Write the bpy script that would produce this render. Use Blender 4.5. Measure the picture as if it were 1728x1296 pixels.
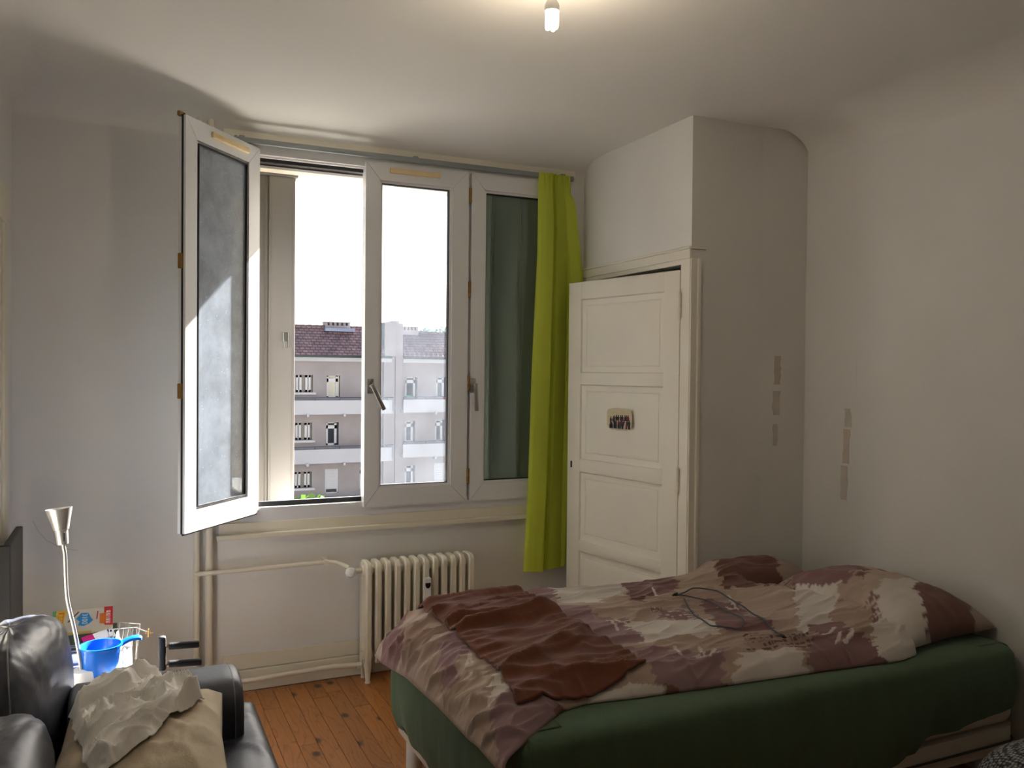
import bpy, bmesh, math, random
import numpy as np
from mathutils import Vector, Matrix

random.seed(7)
SC = bpy.context.scene
COL = SC.collection
for o in list(bpy.data.objects):
    bpy.data.objects.remove(o)

# ------------------------------------------------------------------ camera
yaw, pit, rol, H = 0.43298, -0.01554, 0.00945, 1.45
Fv = Vector((math.sin(yaw)*math.cos(pit), math.cos(yaw)*math.cos(pit), math.sin(pit)))
Rv = Vector((math.cos(yaw), -math.sin(yaw), 0))
Uv = Rv.cross(Fv)
R2 = Rv*math.cos(rol) + Uv*math.sin(rol)
U2 = -Rv*math.sin(rol) + Uv*math.cos(rol)
cam = bpy.data.cameras.new('camera')
cam.sensor_width = 36.0
cam.lens = 1417.75/1728*36.0
cam.clip_start = 0.02
cam.clip_end = 600
co = bpy.data.objects.new('camera', cam)
COL.objects.link(co)
M = Matrix((R2, U2, -Fv)).transposed().to_4x4()
M.translation = Vector((0, 0, H))
co.matrix_world = M
SC.camera = co

# ------------------------------------------------------------------ light
SC.view_settings.view_transform = 'Standard'
SC.view_settings.look = 'None'
SC.view_settings.gamma = 1.0
SC.view_settings.use_curve_mapping = False
SC.view_settings.exposure = 0.24

w = bpy.data.worlds.new('sky')
SC.world = w
w.use_nodes = True
bg = w.node_tree.nodes['Background']
sky = w.node_tree.nodes.new('ShaderNodeTexSky')
sky.sky_type = 'NISHITA'
sky.sun_disc = False
sky.sun_elevation = math.radians(35.1)
sky.sun_rotation = math.radians(43.5)
sky.dust_density = 6.0
hsv = w.node_tree.nodes.new('ShaderNodeHueSaturation')
hsv.inputs['Saturation'].default_value = .55
w.node_tree.links.new(sky.outputs[0], hsv.inputs['Color'])
w.node_tree.links.new(hsv.outputs[0], bg.inputs[0])
bg.inputs[1].default_value = 0.34

sun = bpy.data.lights.new('sun', 'SUN')
sun.energy = 60.0
sun.angle = math.radians(0.6)
sun.color = (1.0, 0.985, 0.95)
so = bpy.data.objects.new('sun', sun)
COL.objects.link(so)
sd = Vector((-1.02, -1.0, -0.97)).normalized()
so.rotation_euler = sd.to_track_quat('-Z', 'Y').to_euler()

bl = bpy.data.lights.new('bulb_light', 'POINT')
bl.energy = 5.5
bl.color = (1.0, 0.84, 0.64)
bl.shadow_soft_size = 0.03
blo = bpy.data.objects.new('bulb_light', bl)
COL.objects.link(blo)
blo.location = (1.10, 2.11, 2.36)

# daylight portal filling the window opening: guides sampling only
pl = bpy.data.lights.new('window_portal', 'AREA')
pl.shape = 'RECTANGLE'; pl.size = 1.6; pl.size_y = 1.7
pl.cycles.is_portal = True
plo = bpy.data.objects.new('window_portal', pl)
COL.objects.link(plo)
plo.location = (1.29, 4.29, 1.6)
plo.rotation_euler = (math.radians(-90), 0, 0)

# ------------------------------------------------------------------ materials
def lin(c):
    return tuple(((v/255)/12.92 if v/255 <= .04045 else ((v/255+.055)/1.055)**2.4) for v in c)

class NT:
    def __init__(s, name):
        s.m = bpy.data.materials.new(name)
        s.m.use_nodes = True
        s.t = s.m.node_tree
        s.b = s.t.nodes['Principled BSDF']
        s.out = s.t.nodes['Material Output']
    def n(s, k, **kw):
        x = s.t.nodes.new(k)
        for a, v in kw.items():
            setattr(x, a, v)
        return x
    def l(s, a, b):
        s.t.links.new(a, b)

def mat(name, rgb, rough=.6, metal=0, var=.06, scale=6, bump=0, bscale=60, spec=.5, stretch=(1,1,1), sheen=0, trans=0):
    N = NT(name)
    c = lin(rgb)
    tc = N.n('ShaderNodeTexCoord')
    mp = N.n('ShaderNodeMapping')
    mp.inputs['Scale'].default_value = stretch
    N.l(tc.outputs['Object'], mp.inputs[0])
    no = N.n('ShaderNodeTexNoise')
    no.inputs['Scale'].default_value = scale
    no.inputs['Detail'].default_value = 5
    N.l(mp.outputs[0], no.inputs['Vector'])
    r = N.n('ShaderNodeValToRGB')
    r.color_ramp.elements[0].position = .3
    r.color_ramp.elements[1].position = .7
    r.color_ramp.elements[0].color = (*[max(0, v*(1-var)) for v in c], 1)
    r.color_ramp.elements[1].color = (*[min(1, v*(1+var)) for v in c], 1)
    N.l(no.outputs[0], r.inputs[0])
    N.l(r.outputs[0], N.b.inputs['Base Color'])
    N.b.inputs['Roughness'].default_value = rough
    N.b.inputs['Metallic'].default_value = metal
    N.b.inputs['Specular IOR Level'].default_value = spec
    if sheen:
        N.b.inputs['Sheen Weight'].default_value = sheen
    if trans:
        N.b.inputs['Transmission Weight'].default_value = trans
    if bump:
        n2 = N.n('ShaderNodeTexNoise')
        n2.inputs['Scale'].default_value = bscale
        n2.inputs['Detail'].default_value = 4
        N.l(mp.outputs[0], n2.inputs['Vector'])
        bp = N.n('ShaderNodeBump')
        bp.inputs['Strength'].default_value = bump
        bp.inputs['Distance'].default_value = .01
        N.l(n2.outputs[0], bp.inputs['Height'])
        N.l(bp.outputs[0], N.b.inputs['Normal'])
    return N.m

def attr_mat(name, rough=.85, sheen=.2, bump=.15, bscale=300):
    N = NT(name)
    a = N.n('ShaderNodeAttribute', attribute_name='print')
    N.l(a.outputs['Color'], N.b.inputs['Base Color'])
    N.b.inputs['Roughness'].default_value = rough
    N.b.inputs['Specular IOR Level'].default_value = .25
    N.b.inputs['Sheen Weight'].default_value = sheen
    tc = N.n('ShaderNodeTexCoord')
    n2 = N.n('ShaderNodeTexNoise'); n2.inputs['Scale'].default_value = bscale
    N.l(tc.outputs['Object'], n2.inputs['Vector'])
    bp = N.n('ShaderNodeBump'); bp.inputs['Strength'].default_value = bump; bp.inputs['Distance'].default_value = .004
    N.l(n2.outputs[0], bp.inputs['Height']); N.l(bp.outputs[0], N.b.inputs['Normal'])
    return N.m

def glass_mat(name, dirt=.05, tint=(1, 1, 1), refl=.08, specks=True):
    N = NT(name)
    N.t.nodes.remove(N.b)
    tr = N.n('ShaderNodeBsdfTransparent'); tr.inputs[0].default_value = (*tint, 1)
    gl = N.n('ShaderNodeBsdfGlossy'); gl.inputs['Roughness'].default_value = .02
    fr = N.n('ShaderNodeFresnel'); fr.inputs[0].default_value = 1.5
    m1 = N.n('ShaderNodeMixShader')
    N.l(fr.outputs[0], m1.inputs[0]); N.l(tr.outputs[0], m1.inputs[1]); N.l(gl.outputs[0], m1.inputs[2])
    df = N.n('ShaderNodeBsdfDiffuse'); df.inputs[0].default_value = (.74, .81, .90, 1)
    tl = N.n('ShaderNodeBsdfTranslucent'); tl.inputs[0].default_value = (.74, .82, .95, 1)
    ad = N.n('ShaderNodeMixShader'); ad.inputs[0].default_value = .5
    N.l(df.outputs[0], ad.inputs[1]); N.l(tl.outputs[0], ad.inputs[2])
    tc = N.n('ShaderNodeTexCoord')
    no = N.n('ShaderNodeTexNoise'); no.inputs['Scale'].default_value = 5; no.inputs['Detail'].default_value = 8; no.inputs['Roughness'].default_value = .7
    N.l(tc.outputs['Object'], no.inputs['Vector'])
    mr = N.n('ShaderNodeMapRange')
    mr.inputs[1].default_value = .3; mr.inputs[2].default_value = .75
    mr.inputs[3].default_value = dirt*.6; mr.inputs[4].default_value = dirt*1.5
    N.l(no.outputs[0], mr.inputs[0])
    fac = mr.outputs[0]
    if specks:
        vo = N.n('ShaderNodeTexVoronoi'); vo.inputs['Scale'].default_value = 38
        N.l(tc.outputs['Object'], vo.inputs['Vector'])
        lt = N.n('ShaderNodeMath', operation='LESS_THAN'); lt.inputs[1].default_value = .075
        N.l(vo.outputs['Distance'], lt.inputs[0])
        mu = N.n('ShaderNodeMath', operation='MULTIPLY'); mu.inputs[1].default_value = dirt*1.8
        N.l(lt.outputs[0], mu.inputs[0])
        sm = N.n('ShaderNodeMath', operation='ADD')
        N.l(mr.outputs[0], sm.inputs[0]); N.l(mu.outputs[0], sm.inputs[1])
        fac = sm.outputs[0]
    m2 = N.n('ShaderNodeMixShader')
    N.l(fac, m2.inputs[0]); N.l(m1.outputs[0], m2.inputs[1]); N.l(ad.outputs[0], m2.inputs[2])
    N.l(m2.outputs[0], N.out.inputs[0])
    return N.m

def wood_mat(name):
    N = NT(name)
    tc = N.n('ShaderNodeTexCoord'); oi = N.n('ShaderNodeObjectInfo')
    mul = N.n('ShaderNodeVectorMath', operation='SCALE')
    cmb = N.n('ShaderNodeCombineXYZ')
    N.l(oi.outputs['Random'], cmb.inputs[0]); N.l(oi.outputs['Random'], cmb.inputs[1])
    N.l(cmb.outputs[0], mul.inputs[0]); mul.inputs['Scale'].default_value = 57.0
    add = N.n('ShaderNodeVectorMath', operation='ADD')
    N.l(tc.outputs['Object'], add.inputs[0]); N.l(mul.outputs[0], add.inputs[1])
    mp = N.n('ShaderNodeMapping'); mp.inputs['Scale'].default_value = (9, 1.1, 1)
    N.l(add.outputs[0], mp.inputs[0])
    no = N.n('ShaderNodeTexNoise'); no.inputs['Scale'].default_value = 1.6; no.inputs['Detail'].default_value = 2
    N.l(mp.outputs[0], no.inputs['Vector'])
    m10 = N.n('ShaderNodeMath', operation='MULTIPLY'); m10.inputs[1].default_value = 9
    N.l(no.outputs[0], m10.inputs[0])
    fr = N.n('ShaderNodeMath', operation='FRACT'); N.l(m10.outputs[0], fr.inputs[0])
    rp = N.n('ShaderNodeValToRGB')
    e = rp.color_ramp.elements
    e[0].position = 0; e[0].color = (*lin((176, 116, 60)), 1)
    e[1].position = 1; e[1].color = (*lin((150, 90, 42)), 1)
    x = e.new(.75); x.color = (*lin((186, 122, 66)), 1)
    N.l(fr.outputs[0], rp.inputs[0])
    # knots
    mk = N.n('ShaderNodeMapping'); mk.inputs['Scale'].default_value = (7, 4.6, 1)
    N.l(add.outputs[0], mk.inputs[0])
    vo = N.n('ShaderNodeTexVoronoi'); vo.inputs['Scale'].default_value = 1.0; vo.voronoi_dimensions = '2D'
    N.l(mk.outputs[0], vo.inputs['Vector'])
    kr = N.n('ShaderNodeMapRange'); kr.inputs[1].default_value = .06; kr.inputs[2].default_value = .15
    kr.inputs[3].default_value = 1; kr.inputs[4].default_value = 0
    N.l(vo.outputs['Distance'], kr.inputs[0])
    sc = N.n('ShaderNodeSeparateColor'); N.l(vo.outputs['Color'], sc.inputs[0])
    gt = N.n('ShaderNodeMath', operation='GREATER_THAN'); gt.inputs[1].default_value = .62; N.l(sc.outputs[0], gt.inputs[0])
    km = N.n('ShaderNodeMath', operation='MULTIPLY'); N.l(kr.outputs[0], km.inputs[0]); N.l(gt.outputs[0], km.inputs[1])
    mx = N.n('ShaderNodeMix', data_type='RGBA')
    mx.inputs['B'].default_value = (*lin((66, 36, 20)), 1)
    N.l(km.outputs[0], mx.inputs['Factor']); N.l(rp.outputs[0], mx.inputs['A'])
    hs = N.n('ShaderNodeHueSaturation')
    mr = N.n('ShaderNodeMapRange'); mr.inputs[3].default_value = .82; mr.inputs[4].default_value = 1.12
    N.l(oi.outputs['Random'], mr.inputs[0]); N.l(mr.outputs[0], hs.inputs['Value'])
    N.l(mx.outputs['Result'], hs.inputs['Color']); N.l(hs.outputs[0], N.b.inputs['Base Color'])
    N.b.inputs['Roughness'].default_value = .33
    return N.m

WALLC = (234, 232, 227)
M_wall = mat('wall_paint', WALLC, .8, var=.035, scale=2.2, bump=.05, bscale=45, spec=.2)
M_ceil = mat('ceiling_paint', (234, 231, 224), .85, var=.02, scale=1.5, bump=.04, bscale=30, spec=.2)
M_cream = mat('cream_gloss_paint', (232, 225, 206), .45, var=.03, scale=5, bump=.04, bscale=25)
M_door = mat('door_paint', (238, 232, 218), .5, var=.025, scale=4, bump=.04, bscale=25)
M_pvc = mat('white_pvc', (226, 226, 226), .35, var=.012, scale=3)
M_shutter = mat('shutter_paint', (132, 127, 121), .5, var=.05, scale=4, stretch=(1, 1, .3))
M_shutg = mat('shutter_paint_dull', (176, 178, 168), .5, var=.03, scale=3)
M_gasket = mat('black_gasket', (22, 22, 24), .6)
M_alu = mat('brushed_aluminium', (170, 170, 168), .35, 1.0, var=.04, scale=40)
M_silver = mat('silver_paint', (196, 194, 190), .32, .75, var=.02)
M_brass = mat('aged_brass', (150, 116, 66), .45, .7, var=.15, scale=60)
M_yellow = mat('yellowed_plastic', (228, 204, 156), .5, var=.05, scale=20)
M_rail = mat('grey_rail', (150, 156, 156), .4, .3)
M_plank = wood_mat('pine_plank')
M_curt = None
M_sheet = mat('green_sheet', (86, 108, 84), .85, var=.06, scale=10, bump=.12, bscale=90, stretch=(3, 3, .5), spec=.2, sheen=.15)
M_white = mat('white_plastic', (232, 231, 228), .4, var=.01)
M_base = mat('white_bed_base', (214, 206, 192), .7, var=.03)
M_leather = mat('black_leather', (50, 53, 64), .43, var=.10, scale=9, bump=.08, bscale=40, spec=.6)
M_stitch = mat('grey_stitching', (120, 120, 122), .7)
M_beige = mat('beige_cotton', (206, 190, 164), .9, var=.05, scale=9, bump=.12, bscale=180, spec=.15, sheen=.2)
M_tee = mat('grey_jersey', (243, 240, 234), .9, var=.03, scale=14, bump=.1, bscale=220, spec=.15, sheen=.2)
M_brown = mat('brown_wool', (112, 66, 48), .95, var=.12, scale=16, bump=.25, bscale=260, spec=.1, sheen=.3)
M_blue = mat('blue_plastic', (8, 96, 196), .28, var=.02)
M_dark = mat('dark_grey_panel', (58, 56, 52), .55, var=.04)
M_black = mat('black_plastic', (16, 16, 18), .5)
M_foam = mat('black_foam', (18, 18, 19), .8, bump=.2, bscale=200)
M_chrome = mat('chrome', (200, 200, 200), .15, 1.0)
M_cable = mat('grey_cable', (86, 92, 104), .6)
M_knit = mat('grey_knit', (150, 152, 156), .9, var=.1, scale=90)
M_tape = mat('tape_residue', (211, 203, 191), .9, var=.05, scale=20)
M_tapep = mat('tape_residue_pink', (210, 197, 184), .9, var=.05, scale=20)
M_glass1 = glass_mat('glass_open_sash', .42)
M_glass2 = glass_mat('glass_dirty', .05)
M_glass3 = glass_mat('glass_clean', .035, (.74, .80, .74))
M_soffit = mat('exterior_render', (226, 216, 196), .9, var=.05, bump=.1)

# ------------------------------------------------------------------ mesh helpers
class MB:
    def __init__(s):
        s.v = []; s.f = []
    def add(s, vs, fs):
        o = len(s.v)
        s.v += [tuple(p) for p in vs]
        s.f += [tuple(i+o for i in f) for f in fs]
        return s
    def box(s, x0, x1, y0, y1, z0, z1):
        vs = [(x0,y0,z0),(x1,y0,z0),(x1,y1,z0),(x0,y1,z0),(x0,y0,z1),(x1,y0,z1),(x1,y1,z1),(x0,y1,z1)]
        return s.add(vs, [(0,3,2,1),(4,5,6,7),(0,1,5,4),(1,2,6,5),(2,3,7,6),(3,0,4,7)])
    def bbox(s, x0, x1, y0, y1, z0, z1, r=.004, seg=2):
        bm = bmesh.new()
        bmesh.ops.create_cube(bm, size=1)
        for v in bm.verts:
            v.co = Vector(((x0+x1)/2+v.co.x*(x1-x0), (y0+y1)/2+v.co.y*(y1-y0), (z0+z1)/2+v.co.z*(z1-z0)))
        bmesh.ops.bevel(bm, geom=bm.edges[:], offset=r, segments=seg, affect='EDGES', profile=.5)
        bm.verts.index_update()
        s.add([v.co[:] for v in bm.verts], [[v.index for v in f.verts] for f in bm.faces])
        bm.free()
        return s
    def prism(s, poly, a0, a1, axis='y'):
        n = len(poly)
        def P(p, a):
            return {'y': (p[0], a, p[1]), 'x': (a, p[0], p[1]), 'z': (p[0], p[1], a)}[axis]
        vs = [P(p, a0) for p in poly] + [P(p, a1) for p in poly]
        fs = [tuple(range(n))[::-1], tuple(range(n, 2*n))] + [(i, (i+1) % n, n+(i+1) % n, n+i) for i in range(n)]
        return s.add(vs, fs)
    def tube(s, pts, r, n=10, cap=True):
        pts = [Vector(p) for p in pts]
        rs = r if isinstance(r, (list, tuple)) else [r]*len(pts)
        up = Vector((0, 0, 1)); base = len(s.v); prev = None
        for i, p in enumerate(pts):
            d = (pts[min(i+1, len(pts)-1)] - pts[max(i-1, 0)]).normalized()
            if prev is None:
                a = d.orthogonal().normalized()
            else:
                a = (prev - d*prev.dot(d)).normalized()
            prev = a
            b = d.cross(a)
            for k in range(n):
                t = 2*math.pi*k/n
                s.v.append(tuple(p + (a*math.cos(t)+b*math.sin(t))*rs[i]))
        for i in range(len(pts)-1):
            for k in range(n):
                s.f.append((base+i*n+k, base+i*n+(k+1) % n, base+(i+1)*n+(k+1) % n, base+(i+1)*n+k))
        if cap:
            s.f.append(tuple(base+k for k in range(n))[::-1])
            s.f.append(tuple(base+(len(pts)-1)*n+k for k in range(n)))
        return s
    def lathe(s, prof, c=(0, 0, 0), n=24, closed=False):
        base = len(s.v); m = len(prof)
        for r, z in prof:
            for k in range(n):
                t = 2*math.pi*k/n
                s.v.append((c[0]+r*math.cos(t), c[1]+r*math.sin(t), c[2]+z))
        for i in range(m-1 if not closed else m):
            j = (i+1) % m
            for k in range(n):
                s.f.append((base+i*n+k, base+i*n+(k+1) % n, base+j*n+(k+1) % n, base+j*n+k))
        if not closed:
            s.f.append(tuple(base+k for k in range(n))[::-1])
            s.f.append(tuple(base+(m-1)*n+k for k in range(n)))
        return s
    def grid(s, P, closed_u=False):
        nu, nv = len(P), len(P[0]); base = len(s.v)
        for row in P:
            for p in row:
                s.v.append(tuple(p))
        for i in range(nu if closed_u else nu-1):
            for j in range(nv-1):
                i2 = (i+1) % nu
                s.f.append((base+i*nv+j, base+i2*nv+j, base+i2*nv+j+1, base+i*nv+j+1))
        return s
    def xf(s, M, start=0):
        for i in range(start, len(s.v)):
            s.v[i] = tuple(M @ Vector(s.v[i]))
        return s
    def build(s, name, m, parent=None, smooth=False, fix=True, angle=None):
        me = bpy.data.meshes.new(name)
        me.from_pydata(s.v, [], s.f)
        if fix:
            bm = bmesh.new(); bm.from_mesh(me)
            bmesh.ops.recalc_face_normals(bm, faces=bm.faces[:])
            bm.to_mesh(me); bm.free()
        if m: me.materials.append(m)
        if smooth:
            me.polygons.foreach_set('use_smooth', [True]*len(me.polygons))
            if angle:
                me.set_sharp_from_angle(angle=math.radians(angle))
        o = bpy.data.objects.new(name, me)
        COL.objects.link(o)
        if parent: o.parent = parent
        return o

def tag(o, label=None, cat=None, group=None, kind=None):
    if label: o['label'] = label
    if cat: o['category'] = cat
    if group: o['group'] = group
    if kind: o['kind'] = kind
    return o
def thing(name, label, cat, loc=(0, 0, 0), rz=0, group=None):
    o = bpy.data.objects.new(name, None)
    o.empty_display_size = .05
    COL.objects.link(o)
    o.location = loc; o.rotation_euler = (0, 0, rz)
    return tag(o, label, cat, group)
def struct(o):
    o['kind'] = 'structure'
    return o
def sempty(name):
    o = bpy.data.objects.new(name, None); COL.objects.link(o)
    return struct(o)
def copy_tree(o, parent=None):
    c = o.copy(); COL.objects.link(c)
    if parent: c.parent = parent
    for ch in list(o.children):
        copy_tree(ch, c)
    return c

# numpy value noise
def vn(x, y, seed=0):
    x = np.asarray(x, float); y = np.asarray(y, float)
    xi = np.floor(x).astype(np.int64); yi = np.floor(y).astype(np.int64)
    fx = x-xi; fy = y-yi
    def h(a, b):
        n = (a*374761393 + b*668265263 + seed*974711) & 0xffffffff
        n = ((n ^ (n >> 13))*1274126177) & 0xffffffff
        return ((n ^ (n >> 16)) & 0xffff)/32768.0-1
    u = fx*fx*(3-2*fx); v = fy*fy*(3-2*fy)
    return (h(xi, yi)*(1-u)+h(xi+1, yi)*u)*(1-v) + (h(xi, yi+1)*(1-u)+h(xi+1, yi+1)*u)*v
def fbm(x, y, seed=0, o=3):
    r = 0; a = 1
    for k in range(o):
        r = r + a*vn(x*2**k, y*2**k, seed+k*17); a *= .5
    return r
def ridge(x, y, seed=0):
    return 1-np.abs(vn(x, y, seed))*2

def colour_attr(me, cols):
    a = me.color_attributes.new('print', 'FLOAT_COLOR', 'POINT')
    d = np.ones((len(me.vertices), 4), np.float32)
    d[:, :3] = cols
    a.data.foreach_set('color', d.ravel())

def sup(c, h, e=(.5, .5), nu=28, nv=18, wob=0, seed=0, freq=8):
    """superellipsoid cushion as a grid"""
    P = []
    for i in range(nu):
        a = -math.pi+2*math.pi*i/nu
        row = []
        for j in range(nv+1):
            b = -math.pi/2+math.pi*j/nv
            def sp(t, p): return math.copysign(abs(t)**p, t)
            x = sp(math.cos(b), e[0])*sp(math.cos(a), e[1])
            y = sp(math.cos(b), e[0])*sp(math.sin(a), e[1])
            z = sp(math.sin(b), e[0])
            k = 1+wob*float(fbm(a*freq/3+z*2, z*freq/2+1.3*x, seed))
            row.append((c[0]+x*h[0]*k, c[1]+y*h[1]*k, c[2]+z*h[2]*k))
        P.append(row)
    return P

# ================================================================== STRUCTURE
XL, XR, YF, YB, ZC = -.41, 2.86, 3.92, -1.6, 2.56
XC, YC = 2.226, 2.98           # closet front plane, closet side plane
WX0, WX1, WZ0, WZ1, YO = .50, 2.09, .775, 2.40, 4.27

# floor: sub floor + planks
fl = struct(MB().box(XL-.1, XR+.1, YB-.1, YF+.35, -.12, -.021).build('floor', M_plank))
pw = .0716
random.seed(3)
meshes = {}
x = .757 - pw*17
while x < XR:
    y = YB + random.uniform(-1.0, 0)
    while y < YF:
        L = random.choice((1.05, 1.3, 1.55, 1.8))
        y0, y1 = max(y, YB), min(y+L, YF-.02)
        y += L
        if y1-y0 < .1: continue
        xa, xb = max(x, XL), min(x+pw, XR)
        if xb-xa < .01: continue
        b = MB().bbox(xa+.0006, xb-.0006, y0+.0006, y1-.0006, -.021, 0, .0012, 1)
        b.build('plank', M_plank, fl)
    x += pw

# far wall with opening
wf = MB()
wf.box(XL-.1, WX0, YF, YO, 0, ZC+.1).box(WX1, XR+.1, YF, YO, 0, ZC+.1)
wf.box(WX0, WX1, YF, YO, 0, WZ0).box(WX0, WX1, YF, YO, WZ1, ZC+.1)
wall_far = struct(wf.build('wall_far', M_wall))
wall_left = struct(MB().box(XL-.1, XL, YB-.1, YF, 0, ZC+.1).build('wall_left', M_wall))
wall_right = struct(MB().box(XR, XR+.1, YB-.1, YF, 0, ZC+.1).build('wall_right', M_wall))
struct(MB().box(XL-.1, XR+.1, YB-.1, YB, 0, ZC+.1).build('wall_near', M_wall))
struct(MB().box(XL-.1, XR+.1, YB-.1, YF+.3, ZC, ZC+.1).build('ceiling', M_ceil))
# closet block: front wall (door opening) and side wall
DY0, DY1, DZ = 3.045, 3.82, 1.925
wa = MB()
wa.box(XC, XC+.07, YC, DY0, 0, ZC).box(XC, XC+.07, DY1, YF, 0, ZC).box(XC, XC+.07, DY0, DY1, DZ, ZC)
wa.box(XC+.07, 2.618, YC, YC+.08, 0, ZC)
wa.prism([(2.618, YC), (XR, YC-.02), (XR, YC+.08), (2.618, YC+.08)], 0, ZC, 'z')
struct(wa.build('wall_alcove', M_wall))

def cove(name, rx, rz, span, axis):
    n = 10
    pr = [(rx*(1-math.cos(t*math.pi/2/n)), ZC-rz+rz*math.sin(t*math.pi/2/n)) for t in range(n+1)]
    poly = pr + [(0, ZC)]
    m = MB()
    if axis == 'far':   m.prism([(YF-p[0], p[1]) for p in poly], *span, axis='x')
    if axis == 'left':  m.prism([(XL+p[0], p[1]) for p in poly], *span, axis='y')
    if axis == 'right': m.prism([(XR-p[0], p[1]) for p in poly], *span, axis='y')
    return struct(m.build(name, M_ceil, None, True, angle=50))
cove('trim_1', .17, .10, (XL, XC), 'far')
cove('trim_2', .12, .10, (YB, YF), 'left')
cove('trim_3', .22, .13, (YB, YC-.03), 'right')

# skirting under the window, with the recessed joint line
sk = MB()
sk.bbox(.40, XC, YF-.018, YF, 0, .095, .004)
sk.bbox(.40, XC, YF-.010, YF, .097, .165, .003)
struct(sk.build('baseboard_far', M_cream))
sk = MB().bbox(XL, XL+.015, YB, YF, 0, .09, .004)
struct(sk.build('baseboard_left', M_cream))
sk = MB().bbox(XR-.015, XR, YB, YC-.05, 0, .09, .004)
struct(sk.build('baseboard_right', M_cream))

# tape residue on the right wall and the alcove chamfer
def patch(x0, x1, z0, z1, fn, name, m, par, seed):
    rnd = random.Random(seed); n = 7
    L = [(x0+rnd.uniform(-.004, .004), z0+(z1-z0)*i/n) for i in range(n+1)]
    Rr = [(x1+rnd.uniform(-.004, .004), z0+(z1-z0)*i/n) for i in range(n+1)]
    b = MB(); vs = []
    for (a, z), (c, _) in zip(L, Rr):
        vs += [fn(a, z, 0), fn(c, z, 0), fn(a, z, .0012), fn(c, z, .0012)]
    fs = [(0, 1, 3, 2)]
    for i in range(n):
        o = i*4; q = o+4
        fs += [(o+2, o+3, q+3, q+2), (o, q, q+1, o+1), (o, o+2, q+2, q), (o+1, q+1, q+3, o+3)]
    fs.append((n*4, n*4+2, n*4+3, n*4+1))
    b.add(vs, fs)
    return b.build(name, m, par)
cham = lambda a, z, d: (a, YC-.02*(a-2.618)/(XR-2.618)-d, z)
rw = lambda a, z, d: (XR-d, a, z)
wal = bpy.data.objects['wall_alcove']
patch(2.69, 2.725, 1.40, 1.53, cham, 'tape_mark', M_tapep, wal, 1)
patch(2.685, 2.72, 1.26, 1.37, cham, 'tape_mark', M_tape, wal, 2)
patch(2.69, 2.712, 1.12, 1.22, cham, 'tape_mark', M_tape, wal, 3)
patch(2.685, 2.72, 1.22, 1.30, rw, 'tape_mark', M_tape, wall_right, 4)
patch(2.69, 2.725, 1.06, 1.21, rw, 'tape_mark', M_tapep, wall_right, 5)
patch(2.70, 2.735, .90, 1.05, rw, 'tape_mark', M_tape, wall_right, 6)
patch(2.66, 2.69, 1.40, 1.52, rw, 'tape_mark', M_wall, wall_right, 7)
# thin curved line, slightly darker than the paint, low on the far wall
MB().tube([(-.335, YF-.0005, .82), (-.315, YF-.0005, .775), (-.285, YF-.0005, .735), (-.23, YF-.0005, .70), (-.17, YF-.0005, .685)], .0012, 5).build('wall_line', M_tape, wall_far)

# closet casing (trim_4)
tr = MB()
tr.bbox(XC-.012, XC, YC-.004, YF, 1.945, 1.99, .003)               # head moulding
tr.bbox(XC-.020, XC, YC-.008, YF, 1.985, 1.996, .003)
tr.bbox(XC-.008, XC, YC, DY0, 0, 1.945, .002)                      # jamb face
tr.bbox(XC-.008, XC, DY1, DY1+.06, 0, 1.945, .002)
tr.bbox(XC-.008, XC, DY0-.003, DY1, DZ-.002, 1.945, .002)
tr.bbox(XC-.012, 2.300, YC-.010, YC, 1.985, 1.996, .003)           # head return on the side wall
tr.bbox(XC-.006, 2.262, YC-.008, YC, 0, 1.945, .003)
tr.bbox(2.252, 2.272, YC-.016, YC, 0, 1.945, .005)
struct(tr.build('trim_4', M_door))

# closet door leaf : local x from hinge along leaf, y thickness (front = -), z up
A = Vector((2.213, 3.043, 0)); B = Vector((2.066, 3.785, 0))
dv = (B-A); DL = dv.length; ang = math.atan2(dv.y, dv.x)
Md = Matrix.Translation(A) @ Matrix.Rotation(ang, 4, 'Z')
door = sempty('door_1')
TH = .032
# after the rotation, +y local points to -X world (toward the room)
b = MB()
st, zt = .095, 1.90
rails = [(1.812, zt), (1.385, 1.445), (.945, 1.01), (.545, .60), (.02, .13)]
b.bbox(0, st, -TH, 0, .02, zt, .003); b.bbox(DL-st, DL, -TH, 0, .02, zt, .003)
for z0, z1 in rails: b.bbox(st-.002, DL-st+.002, -TH, -.0005, z0, z1, .003)
leaf = b.xf(Md).build('door_leaf', M_door, door, True, angle=35)
for (z0, z1) in ((1.445, 1.812), (1.01, 1.385), (.60, .945), (.13, .545)):
    p = MB()
    x0, x1 = st, DL-st
    o1, o2 = .0, .035
    def ring(i, y): return [(x0+i, y, z0+i), (x1-i, y, z0+i), (x1-i, y, z1-i), (x0+i, y, z1-i)]
    rs = [ring(0, -.002), ring(.004, -.009), ring(.016, -.011), ring(.030, -.012), ring(.033, -.0145), ring(.037, -.012), ring(.05, -.011)]
    vs = [q for r in rs for q in r]; fs = []
    for i in range(len(rs)-1):
        for k in range(4):
            fs.append((i*4+k, i*4+(k+1) % 4, i*4+4+(k+1) % 4, i*4+4+k))
    e = (len(rs)-1)*4
    fs.append((e, e+1, e+2, e+3))
    bk = len(vs); vs += ring(0, -.028)
    for k in range(4): fs.append((k, bk+k, bk+(k+1) % 4, (k+1) % 4))
    fs.append((bk+3, bk+2, bk+1, bk))
    p.add(vs, fs)
    p.xf(Md).build('door_panel', M_door, door)
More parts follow.
